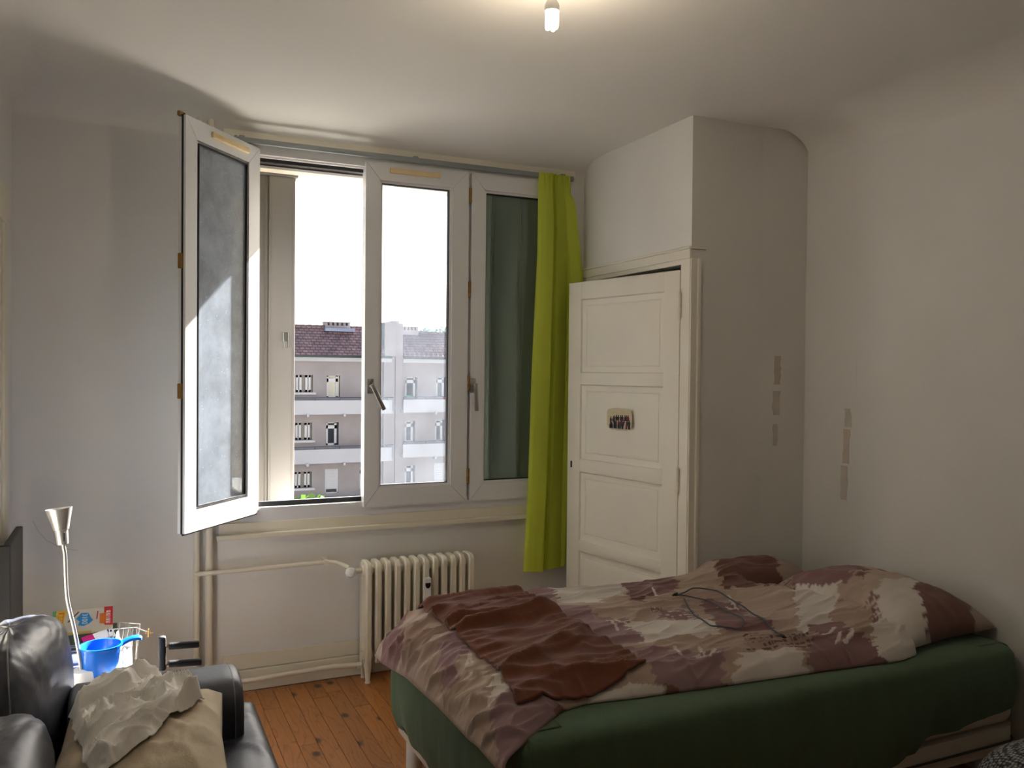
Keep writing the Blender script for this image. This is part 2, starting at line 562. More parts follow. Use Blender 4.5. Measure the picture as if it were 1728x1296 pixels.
for z in (1.745, .975):
    h = MB().tube([(-.002, .004, z-.055), (-.002, .004, z-.003)], .008, 10).tube([(-.002, .004, z+.003), (-.002, .004, z+.055)], .008, 10).tube([(-.002, .004, z-.06), (-.002, .004, z+.06)], .0055, 8)
    h.xf(Md).build('hinge', M_door, door, True, angle=40)
kh = MB().bbox(DL-.038, DL-.026, -.002, .0012, .962, .995, .0008).xf(Md).build('keyhole_plate', M_black, door)

# sticker on the door: torn photo print of a crowd
rnd = random.Random(5)
N_ = 26
sx0, sx1, sz0, sz1 = .285, .462, 1.172, 1.278
def make_sticker():
    b = MB(); cx, cz = (sx0+sx1)/2, (sz0+sz1)/2
    ring_ = []
    for i in range(40):
        a = 2*math.pi*i/40
        r = 1/max(abs(math.cos(a)), abs(math.sin(a)))
        r = min(r, 1.22)
        if math.cos(a) > .2: r *= .98     # far edge (left in picture) rounder
        k = r*(.93+.07*rnd.random())
        ring_.append((cx+math.cos(a)*k*(sx1-sx0)/2, cz+math.sin(a)*k*(sz1-sz0)/2))
    b.prism(ring_, .0005, .0016, 'y')
    return b
stk_root = make_sticker().xf(Md).build('sticker', mat('old_paper', (206, 194, 160), .7, var=.08, scale=60), None)
tag(stk_root, 'small torn sticker showing a crowd of people, on the closet door middle panel', 'sticker')
crowdcols = [(28, 30, 40), (20, 22, 30), (60, 62, 70), (120, 40, 50), (190, 185, 175), (150, 150, 150), (44, 40, 44)]
cm = [mat('print_ink_%s' % n, c, .7, var=.05) for n, c in zip('abcdefg', crowdcols)]
for i in range(30):
    u = .08+.84*(i % 10)/9+rnd.uniform(-.03, .03); row = i//10
    px = sx0+.012+(sx1-sx0-.03)*u
    pz = sz1-.040-.022*row-(.012 if u > .6 else 0)*rnd.random()
    m = cm[rnd.randrange(7)] if row else cm[rnd.choice((0, 1, 3, 6))]
    if pz-.02 < sz0+.006: pz = sz0+.028
    pb = MB()
    pts = [(px-.006, pz-.02), (px+.006, pz-.02), (px+.0075, pz-.004), (px+.003, pz+.002), (px+.0035, pz+.008), (px-.0035, pz+.008), (px-.003, pz+.002), (px-.0075, pz-.004)]
    pb.prism(pts, .0014, .0019+.0002*row, 'y')
    pb.xf(Md).build('figure_print', m, stk_root)

# door on left wall (casing with hinges)
d2 = sempty('door_2')
b = MB().bbox(XL, XL+.022, 3.50, 3.62, 0, 1.969, .006).bbox(XL, XL+.022, 2.66, 2.74, 0, 1.969, .006).bbox(XL, XL+.026, 2.66, 3.62, 1.97, 2.09, .006)
b.build('door_casing', M_cream, d2)
MB().bbox(XL-.002, XL+.012, 2.74, 3.50, .01, 1.97, .003).build('door_leaf', M_cream, d2)
for z in (1.72, 1.0):
    MB().tube([(XL+.016, 3.503, z-.05), (XL+.016, 3.503, z+.05)], .008, 8).build('hinge', M_cream, d2, True, angle=40)

# ================================================================== WINDOW
win = sempty('window_1')
def bar_frame(x0, x1, z0, z1, l, r, bt, tp, y0, y1, gap=.0009):
    """four mitred bars"""
    b = MB()
    g = gap
    b.prism([(x0, z0+g), (x0+l, z0+bt+g), (x0+l, z1-tp-g), (x0, z1-g)], y0, y1)
    b.prism([(x1, z0+g), (x1, z1-g), (x1-r, z1-tp-g), (x1-r, z0+bt+g)], y0, y1)
    b.prism([(x0+g, z0), (x1-g, z0), (x1-r-g, z0+bt), (x0+l+g, z0+bt)], y0, y1)
    b.prism([(x0+g, z1), (x0+l+g, z1-tp), (x1-r-g, z1-tp), (x1-g, z1)], y0, y1)
    return b
fr = bar_frame(.475, 2.10, .758, 2.475, .062, .05, .065, .066, 3.905, 3.99, .0003)
fr.box(1.535, 1.585, 3.915, 3.985, .80, 2.43)
fr.box(.53, 2.06, 3.935, 3.985, .815, .832)
fr.build('window_frame', M_pvc, win)
# dark seals inside the frame, seen where the sash is open
g = MB().box(.537, 1.06, 3.932, 3.95, .823, .845).box(.537, 1.06, 3.932, 3.95, 2.384, 2.409).box(.537, .545, 3.932, 3.95, .823, 2.409)
g.build('frame_seal', M_gasket, win)

def bead(x0, x1, z0, z1, wd, y0, y1):
    return bar_frame(x0, x1, z0, z1, wd, wd, wd, wd, y0, y1, .0004)
def sash(w_, z0, z1, l, r, bt, tp, glass, Mx, y0=-.022, y1=.036):
    b = bar_frame(0, w_, z0, z1, l, r, bt, tp, y0, y1)
    b.v += []; 
    o = len(b.v)
    b2 = bead(l-.001, w_-r+.001, z0+bt-.001, z1-tp+.001, .012, y0+.012, y1-.012)
    b.add(b2.v, b2.f)
    s = b.xf(Mx).build('sash', M_pvc, win)
    p = MB().box(l+.008, w_-r-.008, .004, .010, z0+bt+.008, z1-tp-.008).xf(Mx).build('pane', glass, s)
    gk = bead(l+.010, w_-r-.010, z0+bt+.010, z1-tp-.010, .0045, -.006, .020).xf(Mx).build('glazing_seal', M_gasket, s)
    return s
def vent(x0, x1, z, y, s, Mx):
    b = MB().bbox(x0, x1, y-.008, y+.008, z-.013, z+.013, .005, 2)
    b.tube([(x0+.012, y, z), (x0+.012, y-.0095, z)], .003, 8).tube([(x1-.012, y, z), (x1-.012, y-.0095, z)], .003, 8)
    return b.xf(Mx).build('vent_strip', M_yellow, s, True, angle=40)
def handle(x, z, y, tilt, s, Mx):
    b = MB().bbox(x-.015, x+.015, y-.006, y, z-.035, z+.035, .004)
    b.tube([(x, y-.004, z), (x, y-.040, z)], .009, 10)
    o = len(b.v)
    b.bbox(-.010, .010, -.050, -.036, -.125, .012, .005)
    b.xf(Matrix.Translation((x, y, z)) @ Matrix.Rotation(tilt, 4, 'Y'), o)
    return b.xf(Mx).build('handle', M_alu, s, True, angle=35)
# sash 2 (middle, closed) and sash 3 (right, closed)
M2 = Matrix.Translation((1.030, 3.905, 0))
s2 = sash(.520, .800, 2.432, .070, .085, .085, .085, M_glass2, M2)
vent(.115, .372, 2.397, -.022, s2, M2)
handle(.028, 1.372, -.022, -.47, s2, M2)
M3 = Matrix.Translation((1.566, 3.905, 0))
s3 = sash(.500, .800, 2.432, .072, .07, .085, .080, M_glass3, M3)
handle(.012, 1.375, -.022, -.06, s3, M3)
for z in (2.317, 1.854, 1.389, .925):
    MB().tube([(1.558, 3.884, z-.037), (1.558, 3.884, z-.002)], .008, 10).tube([(1.558, 3.884, z+.002), (1.558, 3.884, z+.037)], .008, 10).build('hinge', M_brass, win, True, angle=40)
# sash 1, hinged at the left jamb and swung about 130 degrees into the room
M1 = Matrix.Translation((.545, 3.905, 0)) @ Matrix.Rotation(math.radians(-130), 4, 'Z') @ Matrix.Translation((0, -.012, 0))
s1 = sash(.520, .800, 2.432, .085, .072, .085, .080, M_glass1, M1, -.012, .020)
vent(.10, .36, 2.397, .026, s1, M1 )
e = MB().box(-.004+.520, .5245, .004, .010, .800, 2.432).box(0, .52, .006, .012, .793, .800).box(0, .52, .006, .012, 2.432, 2.436)
e.xf(M1).build('edge_seal', M_gasket, s1)
for z in (1.866, 1.359):
    MB().bbox(.518, .532, -.008, .010, z-.03, z+.03, .003).xf(M1).build('lock_keep', M_brass, s1)
MB().bbox(.500, .535, -.010, .004, 2.425, 2.445, .003).xf(M1).build('corner_cap', M_brass, s1)

# sill board and head board in cream paint
sb = MB().bbox(.385, XC, YF-.022, YF, .712, .760, .003).bbox(.372, XC, YF-.045, YF, .690, .713, .004)
sb.bbox(.43, .475, YF-.014, YF, .760, 2.47, .003)
sb.bbox(.395, 2.16, YF-.018, YF, 2.474, 2.527, .003)
struct(sb.build('trim_5', M_cream))
# outside sill and reveal bar
tag(MB().box(WX0-.1, WX1+.1, YO-.02, YO+.12, .70, .765).build('trim_6', M_soffit), kind='structure')
tk = MB().box(.51, .77, 4.17, 4.25, 2.383, 2.392).box(.50, 2.09, 4.0, 4.06, 2.385, 2.402).box(.50, 2.09, 4.0, 4.012, 2.382, 2.39).box(.50, 2.09, 4.03, 4.042, 2.384, 2.39)
tk.box(.50, 2.09, 4.0, 4.06, .775, .79)
tk.build('shutter_track', M_shutter, win)
# lighter render of the reveal
rv = MB().box(.502, 2.088, 4.06, 4.275, 2.392, 2.402).box(2.08, 2.092, 4.06, 4.275, .77, 2.39).box(.496, .506, 4.06, 4.275, .77, 2.39)
rv.build('reveal', M_soffit, win)

# folding shutters
def shutter(label, pts, m, z0, z1, latch=None, lean=0):
    t = thing('folding_shutter', label, 'shutter', (pts[0][0], pts[0][1], z0))
    for (a, c) in zip(pts[:-1], pts[1:]):
        a = Vector((a[0], a[1], 0)); c = Vector((c[0], c[1], 0))
        d = c-a; L = d.length
        Mx = Matrix.Translation(a - Vector((*pts[0], 0))) @ Matrix.Rotation(math.atan2(d.y, d.x), 4, 'Z')
        b = MB().bbox(.002, L-.002, -.007, .007, 0, z1-z0, .003)
        b.box(.012, .016, -.0085, .0085, 0, z1-z0).box(L-.016, L-.012, -.0085, .0085, 0, z1-z0)
        b.xf(Mx).build('shutter_panel', m, t)
    if latch:
        p = Vector(latch)-Vector((pts[0][0], pts[0][1], z0))
        b = MB().bbox(p.x-.013, p.x+.013, p.y-.006, p.y, p.z-.008, p.z+.035, .002)
        b.tube([(p.x-.009, p.y-.008, p.z+.0), (p.x-.009, p.y-.012, p.z-.04), (p.x+.009, p.y-.012, p.z-.04), (p.x+.009, p.y-.008, p.z)], .0025, 6)
        b.build('latch', M_alu, t)
    return t
shutter('pale folding shutter stack left of the open sky, with a metal latch', [(.520, 4.235), (.588, 4.20), (.622, 4.20), (.632, 4.185), (.762, 4.19)], M_shutter, .792, 2.383, latch=(.715, 4.178, 1.592))
shutter('grey green folding shutter closed behind the right window sash', [(1.585, 4.045), (1.74, 4.033), (1.752, 4.05), (1.90, 4.03), (1.915, 4.05), (2.085, 4.035)], M_shutg, .792, 2.383)

# curtain rail
cr = thing('curtain_rail', 'thin grey metal curtain rail above the window', 'curtain rail', (.45, 3.87, 2.455))
b = MB().bbox(0, 1.68, -.008, .008, -.012, .012, .003).box(0, 1.68, -.010, -.007, -.004, .002)
b.build('rail', M_rail, cr)
for xx in (.02, .82, 1.62):
    MB().bbox(xx-.012, xx+.012, -.006, .05, -.006, .020, .003).build('bracket', M_rail, cr)
MB().bbox(-.012, .0, -.012, .012, -.014, .016, .003).build('end_stop', M_rail, cr)

# curtain
N = NT('lime_fabric')
no = N.n('ShaderNodeTexNoise'); no.inputs['Scale'].default_value = 160
tcn = N.n('ShaderNodeTexCoord'); N.l(tcn.outputs['Object'], no.inputs['Vector'])
bp_ = N.n('ShaderNodeBump'); bp_.inputs['Strength'].default_value = .12; bp_.inputs['Distance'].default_value = .003
N.l(no.outputs[0], bp_.inputs['Height'])
N.b.inputs['Base Color'].default_value = (*lin((216, 226, 88)), 1)
N.b.inputs['Roughness'].default_value = .7
N.b.inputs['Specular IOR Level'].default_value = .25
N.l(bp_.outputs[0], N.b.inputs['Normal'])
tl = N.n('ShaderNodeBsdfTranslucent'); tl.inputs[0].default_value = (*lin((214, 232, 74)), 1)
mx = N.n('ShaderNodeMixShader'); mx.inputs[0].default_value = .35
N.l(N.b.outputs[0], mx.inputs[1]); N.l(tl.outputs[0], mx.inputs[2]); N.l(mx.outputs[0], N.out.inputs[0])
M_curt = N.m
def curtain_sheet(path, xa, xb, zt, zb, wave=0, seed=0, nz=70, head=True):
    """path: [(u, yoff)], xa/xb: functions of v (0 top .. 1 bottom)"""
    us = np.array([p[0] for p in path]); ys = np.array([p[1] for p in path])
    # resample path
    d = np.r_[0, np.cumsum(np.hypot(np.diff(us)*.14, np.diff(ys)))]
    n = 110
    t = np.linspace(0, d[-1], n)
    U = np.interp(t, d, us); Y = np.interp(t, d, ys)
    k = np.array([1, 2, 3, 2, 1.]); k /= k.sum()
    Up = np.pad(U, 2, mode='edge'); Yp = np.pad(Y, 2, mode='edge')
    U = np.convolve(Up, k, 'valid'); Y = np.convolve(Yp, k, 'valid')
    P = []
    for j in range(n):
        row = []
        for i in range(nz+1):
            v = i/nz
            zz = zt+(zb-zt)*v + .004*math.sin(j*.15)*v
            a, c = xa(v), xb(v)
            amp = 1.0
            yy = Y[j]*amp
            if head and v < .05:
                f = 1-v/.05
                yy = yy*(1-.5*f)+.010*math.sin(U[j]*40)*f
            xx = a+(c-a)*U[j] + .004*math.sin(v*9+seed+U[j]*3)*v
            row.append((xx, 3.835+yy+wave*math.sin(v*5+U[j]*5+seed), zz))
        P.append(row)
    return P
ct = thing('curtain', 'lime green curtain gathered at the right end of the window', 'curtain', (0, 0, 0))
itp = lambda xs, fs: (lambda v: float(np.interp(v, xs, fs)))
P = curtain_sheet([(0, .015), (.03, -.005), (.2, -.014), (.42, -.012), (.46, .0), (.48, .06), (.51, .075), (.54, .03), (.60, .012), (.75, .018), (.95, .03), (1.0, .05)],
                  itp([0, .2, .55, 1], [1.917, 1.915, 1.885, 1.853]), itp([0, .12, .3, 1], [2.075, 2.10, 2.108, 2.100]), 2.462, .425, .003, 1)
MB().grid(P).build('front_fold', M_curt, ct, True, fix=False)
P = curtain_sheet([(0, .05), (.2, .045), (.4, .03), (.45, .055), (.6, .03), (.9, .02), (1, .025)],
                  itp([0, .25, 1], [1.99, 2.02, 2.0]), itp([0, .055, .058, .26, .5, 1], [2.105, 2.115, 2.140, 2.192, 2.15, 2.10]), 2.462, .43, .002, 2)
MB().grid(P).build('back_fold', M_curt, ct, True, fix=False)
b = MB()
for k in range(7):
    xx = 1.935+k*.027
    b.tube([(xx, 3.852, 2.452), (xx, 3.862, 2.446)], .004, 6)
b.build('curtain_gliders', M_white, ct)

# ================================================================== HEATING
vp = thing('heating_pipe', 'pair of cream vertical heating pipes in the corner left of the window', 'pipe', (.33, 3.885, 0))
for dx, r in ((-.040, .013), (.012, .0155)):
    MB().tube([(dx, 0, 0), (dx, 0, 2.55)], r, 14).build('pipe', M_cream, vp, True, angle=50)
hp = thing('radiator_pipe', 'cream horizontal supply pipe running from wall corner to radiator valve', 'pipe', (.29, 3.865, .557))
MB().tube([(-.005, 0, 0), (.0, -.004, 0), (.3, -.006, .001), (.565, -.005, .004), (.60, -.010, .0), (.635, -.025, -.012), (.655, -.05, -.022)], .010, 12).build('pipe', M_cream, hp, True, angle=60)
MB().bbox(.55, .566, -.020, .055, -.014, .016, .004).tube([(.558, .0, .01), (.558, .0, .028)], .005, 8).build('pipe_clip', M_cream, hp)
rp = thing('return_pipe', 'cream return pipe running low along the skirting to the radiator', 'pipe', (.40, 3.86, .062))
MB().tube([(0, .02, 0), (.05, 0, 0), (.48, -.005, .012), (.55, -.02, .012), (.60, -.03, .010)], .011, 12).build('pipe', M_cream, rp, True, angle=60)
MB().tube([(.585, -.03, .01), (.61, -.03, .01)], .016, 6).tube([(.615, -.03, .01), (.635, -.03, .01)], .019, 8).build('pipe_nut', M_cream, rp)

rad = thing('radiator', 'old cream cast iron column radiator under the window', 'radiator', (1.028, 3.83, 0))
NS = 12; pit_ = .0462
rx, ry = .0, .0
def rad_section(feet):
    b = MB()
    y0, y1, z0, z1 = -.065, .055, .085, .560
    hw = .0135
    # rounded slab outline in yz with a slot between two columns
    def outline(g):
        pts = []
        r = .030-g
        for (cy, cz, a0) in ((y1-.03, z1-.03, 0), (y0+.03, z1-.03, 90), (y0+.03, z0+.03, 180), (y1-.03, z0+.03, 270)):
            for k in range(5):
                a = math.radians(a0+k*22.5)
                pts.append((cy+r*math.cos(a), cz+r*math.sin(a)))
        return pts
    n = 20
    rings = [(-hw, outline(.006)), (-hw+.005, outline(0)), (hw-.005, outline(0)), (hw, outline(.006))]
    vs = [(xx, p[0], p[1]) for xx, o in rings for p in o]
    fs = []
    for i in range(3):
        for k in range(n):
            fs.append((i*n+k, i*n+(k+1) % n, (i+1)*n+(k+1) % n, (i+1)*n+k))
    # caps with an inset groove (recessed web between columns)
    def cap(base, sgn, xx):
        o2 = [(-.030, .52), (-.030, .13), (.020, .13), (.020, .52)]
        i0 = len(vs)
        vs.extend([(xx-sgn*.006, p[0], p[1]) for p in o2])
        fs.append(tuple(base+k for k in range(n)))
        return
    fs.append(tuple(range(n))[::-1]); fs.append(tuple(3*n+k for k in range(n)))
    b.add(vs, fs)
    # groove ridges on the front edge and side ribs
    b.bbox(-.016, .016, y0+.004, y0+.028, .12, .53, .006).bbox(-.016, .016, y1-.028, y1-.004, .12, .53, .006)
    # hubs
    for z in (.115, .515):
        b.tube([(-pit_/2, -.005, z), (pit_/2, -.005, z)], .024, 12)
    if feet:
        b.tube([(0, y0+.02, .10), (0, y0+.02, .05), (0, y0+.02, .012), (0, y0+.02, .0)], [.020, .014, .011, .014], 12)
        b.tube([(0, y1-.02, .10), (0, y1-.02, .05), (0, y1-.02, .012), (0, y1-.02, .0)], [.020, .014, .011, .014], 12)
    return b
sec_end = rad_section(True).build('radiator_section', M_cream, rad, True, angle=40)
sec_mid = rad_section(False).build('radiator_section', M_cream, rad, True, angle=40)
sec_mid.location = (pit_, 0, 0)
for i in range(2, NS-1):
    c = sec_mid.copy(); COL.objects.link(c); c.location = (i*pit_, 0, 0)
c = sec_end.copy(); COL.objects.link(c); c.location = ((NS-1)*pit_, 0, 0)
v = MB().tube([(-.024, -.005, .515), (-.05, -.005, .515)], .014, 8).tube([(-.05, -.005, .515), (-.062, -.02, .515)], .012, 10)
v.build('valve_body', M_cream, rad, True, angle=40)
kn = MB().lathe([(.010, 0), (.021, .004), (.0235, .012), (.0235, .030), (.019, .040), (.010, .043)], n=20)
for k in range(10):
    a = 2*math.pi*k/10
    kn.bbox(.0225*math.cos(a)-.003, .0225*math.cos(a)+.003, .0225*math.sin(a)-.003, .0225*math.sin(a)+.003, .010, .032, .001, 1)
kn.xf(Matrix.Translation((-.072, -.015, .512)) @ Matrix.Rotation(math.radians(75), 4, 'X') @ Matrix.Rotation(math.radians(-20), 4, 'Y'))
ko = kn.build('valve_knob', M_white, rad, True, angle=40)
ko['label'] = 'white round thermostat knob'
mt = MB().bbox(.257, .293, -.090, -.063, .375, .470, .005).build('heat_meter', M_white, rad)
mt['label'] = 'white heat meter with small dark display'
MB().prism([(.262, .448), (.288, .448), (.288, .436), (.283, .426), (.275, .422), (.267, .426), (.262, .436)], -.0915, -.089, 'y').build('display', M_black, mt)

# ================================================================== LIGHT BULB
lb = thing('light_bulb', 'lit bare energy saving bulb hanging from the ceiling', 'light bulb', (1.075, 2.085, 2.44))
N = NT('glowing_tube')
em = N.n('ShaderNodeEmission'); em.inputs[0].default_value = (1.0, .93, .74, 1); em.inputs[1].default_value = 6
N.l(em.outputs[0], N.out.inputs[0]); N.t.nodes.remove(N.b)
b = MB()
for k in range(4):
    a = math.pi/4+k*math.pi/2
    cx, cy = .0115*math.cos(a), .0115*math.sin(a)
    b.lathe([(.008, 0), (.0082, -.035), (.0078, -.042), (.0055, -.0475), (.001, -.0495)], (cx, cy, .005), 12)
b.build('lamp_tube', N.m, lb, True)
MB().lathe([(.012, .0), (.0205, .002), (.021, .016), (.0175, .026), (.012, .034), (.012, .036)], (0, 0, .005), 20).build('bulb_base', M_white, lb, True, angle=40)
MB().lathe([(.013, .036), (.0165, .038), (.0165, .075), (.010, .085), (.004, .09)], (0, 0, .005), 20).build('socket', M_brass, lb, True, angle=40)
MB().tube([(0, 0, .09), (.002, 0, .105), (0, 0, .12)], .003, 6).build('cord', M_white, lb)
blo.location = (1.075, 2.085, 2.375)

# ================================================================== BED
bed = thing('bed', 'low double bed with green fitted sheet on white cylindrical legs', 'bed', (0, 0, 0))
BX0, BX1, BY0, BY1 = .885, 2.845, 1.885, 2.955
def rrect(x0, x1, y0, y1, r, n=10):
    pts = []
    for (cx, cy, a0) in ((x1-r, y1-r, 0), (x0+r, y1-r, 90), (x0+r, y0+r, 180), (x1-r, y0+r, 270)):
        for k in range(n+1):
            a = math.radians(a0+90*k/n)
            pts.append((cx+r*math.cos(a), cy+r*math.sin(a)))
    return pts
def densify(pts, step):
    out = []
    for i, p in enumerate(pts):
        q = pts[(i+1) % len(pts)]
        L = math.hypot(q[0]-p[0], q[1]-p[1]); k = max(1, int(L/step))
        for j in range(k):
            out.append((p[0]+(q[0]-p[0])*j/k, p[1]+(q[1]-p[1])*j/k))
    return out
# base
bs = MB()
per = rrect(BX0+.015, BX1-.01, BY0+.012, BY1-.012, .06)
bs.prism(per, .150, .238, 'z')
base = bs.build('bed_base', M_base, bed)
pp = MB()
per2 = [(p[0], p[1], .186) for p in densify(rrect(BX0+.012, BX1-.006, BY0+.008, BY1-.008, .06), .05)]
pp.tube(per2+[per2[0]], .004, 6)
pp.build('piping', M_dark, base)
mtm = MB()
prof = [(.03, .246), (.006, .256), (0, .275), (0, .475), (.006, .492), (.025, .502), (.05, .505)]
P = []
for ins, z in prof:
    P.append([(x_, y_, z) for x_, y_ in rrect(BX0+.012+ins, BX1-.008-ins, BY0+.010+ins, BY1-.010-ins, .07)])
rows = [list(c) + [c[0]] for c in P]
mtm.grid(rows)
mtm.f.append(tuple(len(mtm.v)-len(rows[-1])+k for k in range(len(rows[-1])-1)))
mtm.f.append(tuple(range(len(rows[0])-1))[::-1])
matt = mtm.build('mattress', M_base, bed, True, angle=50)
# fitted sheet with a hem that rises near the head on the near side
per = densify(rrect(BX0, BX1, BY0, BY1, .075), .02)
def hem(x_, y_):
    z = .172
    if y_ < BY0+.12:
        z = float(np.interp(x_, [1.0, 2.16, 2.25, 2.31, 2.37, 2.50, 2.62, 2.84], [.172, .185, .206, .235, .272, .274, .285, .315]))
    elif x_ > 2.6: z = .30
    return z
rows = []
tops = [(.16, .515), (.06, .514), (.03, .509), (.012, .500), (.003, .485), (0, .468)]
for ins, z in tops:
    rr = []
    cx, cy = (BX0+BX1)/2, (BY0+BY1)/2
    for i, (x_, y_) in enumerate(per):
        L = math.hypot(x_-cx, y_-cy)
        nx = -1 if x_ < BX0+.05 else (1 if x_ > BX1-.05 else 0); ny = -1 if y_ < BY0+.05 else (1 if y_ > BY1-.05 else 0)
        rr.append((x_-nx*ins, y_-ny*ins, z))
    rows.append(rr)
for k in range(1, 15):
    rr = []
    for i, (x_, y_) in enumerate(per):
        h = hem(x_, y_)
        f = k/14
        z = .468+(h-.468)*f
        nx = -1 if x_ < BX0+.03 else (1 if x_ > BX1-.03 else 0); ny = -1 if y_ < BY0+.03 else (1 if y_ > BY1-.03 else 0)
        bul = .012*math.sin(math.pi*min(1, f*1.1)) + .006*float(fbm(i*.22, f*1.2, 4)) * (.3+f)
        if f > .86 and h < .23: bul -= (f-.86)*.09
        lim = 1 if x_ < BX1-.1 else .3
        rr.append((x_+nx*bul*lim, y_+ny*bul, z))
    rows.append(rr)
rows = [r+[r[0]] for r in rows]
sh = MB().grid(rows)
n0 = len(rows[0])
sh.f.append(tuple(range(n0-1)))
fs_ = sh.build('fitted_sheet', M_sheet, bed, True)
fs_['label'] = 'green fitted sheet pulled up at the head corner'
for (lx, ly) in ((.965, 2.905), (.965, 1.95), (2.72, 1.95), (2.72, 2.88)):
    MB().lathe([(.026, 0), (.030, .003), (.030, .151)], (lx, ly, 0), 20).build('leg', M_white, bed, True, angle=40)

# ---- pattern print shared by duvet and pillows
C_b = np.array(lin((188, 168, 152))); C_m = np.array(lin((138, 104, 102))); C_d = np.array(lin((122, 86, 76)))
C_c = np.array(lin((214, 206, 198))); C_t = np.array(lin((166, 142, 130))); C_v = np.array(lin((152, 122, 126)))
PATCH = [('m',0,[(1.828,2.951),(2.08,2.869),(1.933,2.649),(1.753,2.685)]),('b',0,[(2.104,2.885),(2.309,2.849),(2.18,2.628),(1.91,2.617)]),('d',0,[(2.306,2.912),(2.583,2.851),(2.442,2.608),(2.307,2.573),(2.12,2.586)]),('c',0,[(1.751,2.981),(1.834,2.902),(1.746,2.709),(1.596,2.715)]),('d',0,[(1.736,2.677),(1.808,2.666),(1.736,2.567),(1.698,2.6)]),('m',1,[(1.73,2.534),(1.869,2.441),(1.811,2.35),(1.683,2.42)]),('m',0,[(1.98,2.556),(2.131,2.455),(2.003,2.206),(1.794,2.235)]),('c',0,[(1.571,2.452),(1.843,2.336),(1.792,2.206),(1.498,2.248)]),('v',0,[(1.497,2.581),(1.571,2.452),(1.52,2.252),(1.325,2.282)]),('t',1,[(2.357,2.687),(2.562,2.65),(2.37,2.463),(2.262,2.55)]),('b',0,[(2.18,2.628),(2.373,2.506),(2.096,2.187),(2.02,2.352)]),('c',0,[(2.395,2.516),(2.533,2.395),(2.153,2.12),(2.053,2.131)]),('m',0,[(2.389,2.538),(2.662,2.668),(2.819,2.682),(2.803,2.508),(2.484,2.326),(2.414,2.418)]),('d',0,[(2.613,2.422),(2.779,2.376),(2.506,2.252)]),('b',0,[(2.653,2.385),(2.716,2.231),(2.472,2.122),(2.4,2.189)]),('m',1,[(2.442,2.194),(2.727,2.229),(2.539,2.064),(2.344,2.094)]),('c',0,[(2.548,2.242),(2.778,2.258),(2.518,1.957),(2.29,1.778),(2.155,1.913)]),('d',0,[(2.749,2.224),(2.977,2.295),(2.796,2.053),(2.576,1.819),(2.377,1.685),(2.223,1.726),(2.392,1.868),(2.609,2.131)]),('b',0,[(2.79,2.008),(2.723,1.85),(2.575,1.774),(2.53,1.793)]),('m',0,[(2.02,2.083),(2.259,2.036),(2.226,1.916),(2.09,1.864),(1.907,1.884),(1.963,2.003)]),('c',0,[(1.746,2.065),(1.964,2.048),(1.915,1.944),(1.83,1.866),(1.594,1.872),(1.673,1.978)]),('d',0,[(1.458,2.093),(1.666,1.981),(1.619,1.902),(1.35,1.889)]),('v',0,[(1.427,2.239),(1.717,2.089),(1.616,1.964),(1.414,2.029)]),('c',0,[(1.194,2.055),(1.411,2.024),(1.333,1.877),(1.103,1.895)]),('t',1,[(1.878,2.21),(2.1,2.145),(2.018,2.039),(1.775,2.064)]),('m',0,[(2.139,2.184),(2.273,2.159),(2.189,2.015),(2.066,2.012)]),('c',0,[(1.543,2.962),(1.763,2.93),(1.606,2.666),(1.457,2.729)]),('v',0,[(1.434,2.965),(1.543,2.934),(1.468,2.75),(1.398,2.804)]),('v',0,[(1.389,2.691),(1.555,2.645),(1.413,2.402),(1.383,2.516)]),('m',0,[(0.8,2.822),(0.993,3.193),(0.947,2.971),(0.833,2.657),(0.791,2.729)]),('t',0,[(0.878,2.765),(0.967,2.832),(1.053,2.774),(1.066,2.645),(0.868,2.46),(0.806,2.519)]),('v',0,[(0.923,2.518),(1.043,2.65),(1.084,2.557),(0.879,2.229),(0.844,2.272)]),('b',0,[(0.938,2.38),(1.038,2.433),(1.034,2.37),(0.886,2.097),(0.857,2.212)]),('c',0,[(0.957,2.194),(1.0,2.218),(0.984,2.114),(0.947,2.078),(0.883,2.044)]),('v',0,[(0.876,2.017),(1.008,2.12),(1.117,2.127),(1.089,1.984),(0.841,1.765),(0.848,1.898)]),('d',0,[(1.06,2.017),(1.121,2.016),(1.102,1.961),(1.058,1.938)]),('c',0,[(1.018,2.981),(1.292,3.053),(1.264,2.969),(1.011,2.922)])]
STROKES = [(2.212,2.133,2.11,2.071),(2.103,2.08,2.193,2.071),(2.104,2.023,2.185,2.074),(2.141,2.021,2.206,2.051),(1.571,2.084,1.663,2.069),(1.656,2.147,1.613,2.066),(1.627,2.06,1.678,2.1),(2.092,2.543,2.03,2.418),(1.984,2.474,2.024,2.439),(1.865,2.718,1.842,2.647),(1.531,2.485,1.502,2.389),(1.523,2.488,1.563,2.424),(1.579,2.173,1.566,2.128),(2.359,2.491,2.276,2.351),(2.276,2.351,2.148,2.23),(0.936,2.335,0.967,2.384),(0.967,2.384,0.955,2.327),(0.986,2.377,1.007,2.408),(1.007,2.408,1.0,2.363),(1.065,2.498,0.992,2.391)]
KEY = dict(b=C_b, m=C_m, d=C_d, c=C_c, t=C_t, v=C_v)
def inside(X, Y, poly):
    r = np.zeros(X.shape, bool); n = len(poly)
    for k in range(n):
        (x0, y0), (x1, y1) = poly[k], poly[(k+1) % n]
        if y0 == y1: continue
        c = ((y0 > Y) != (y1 > Y)) & (X < (x1-x0)*(Y-y0)/(y1-y0)+x0)
        r ^= c
    return r
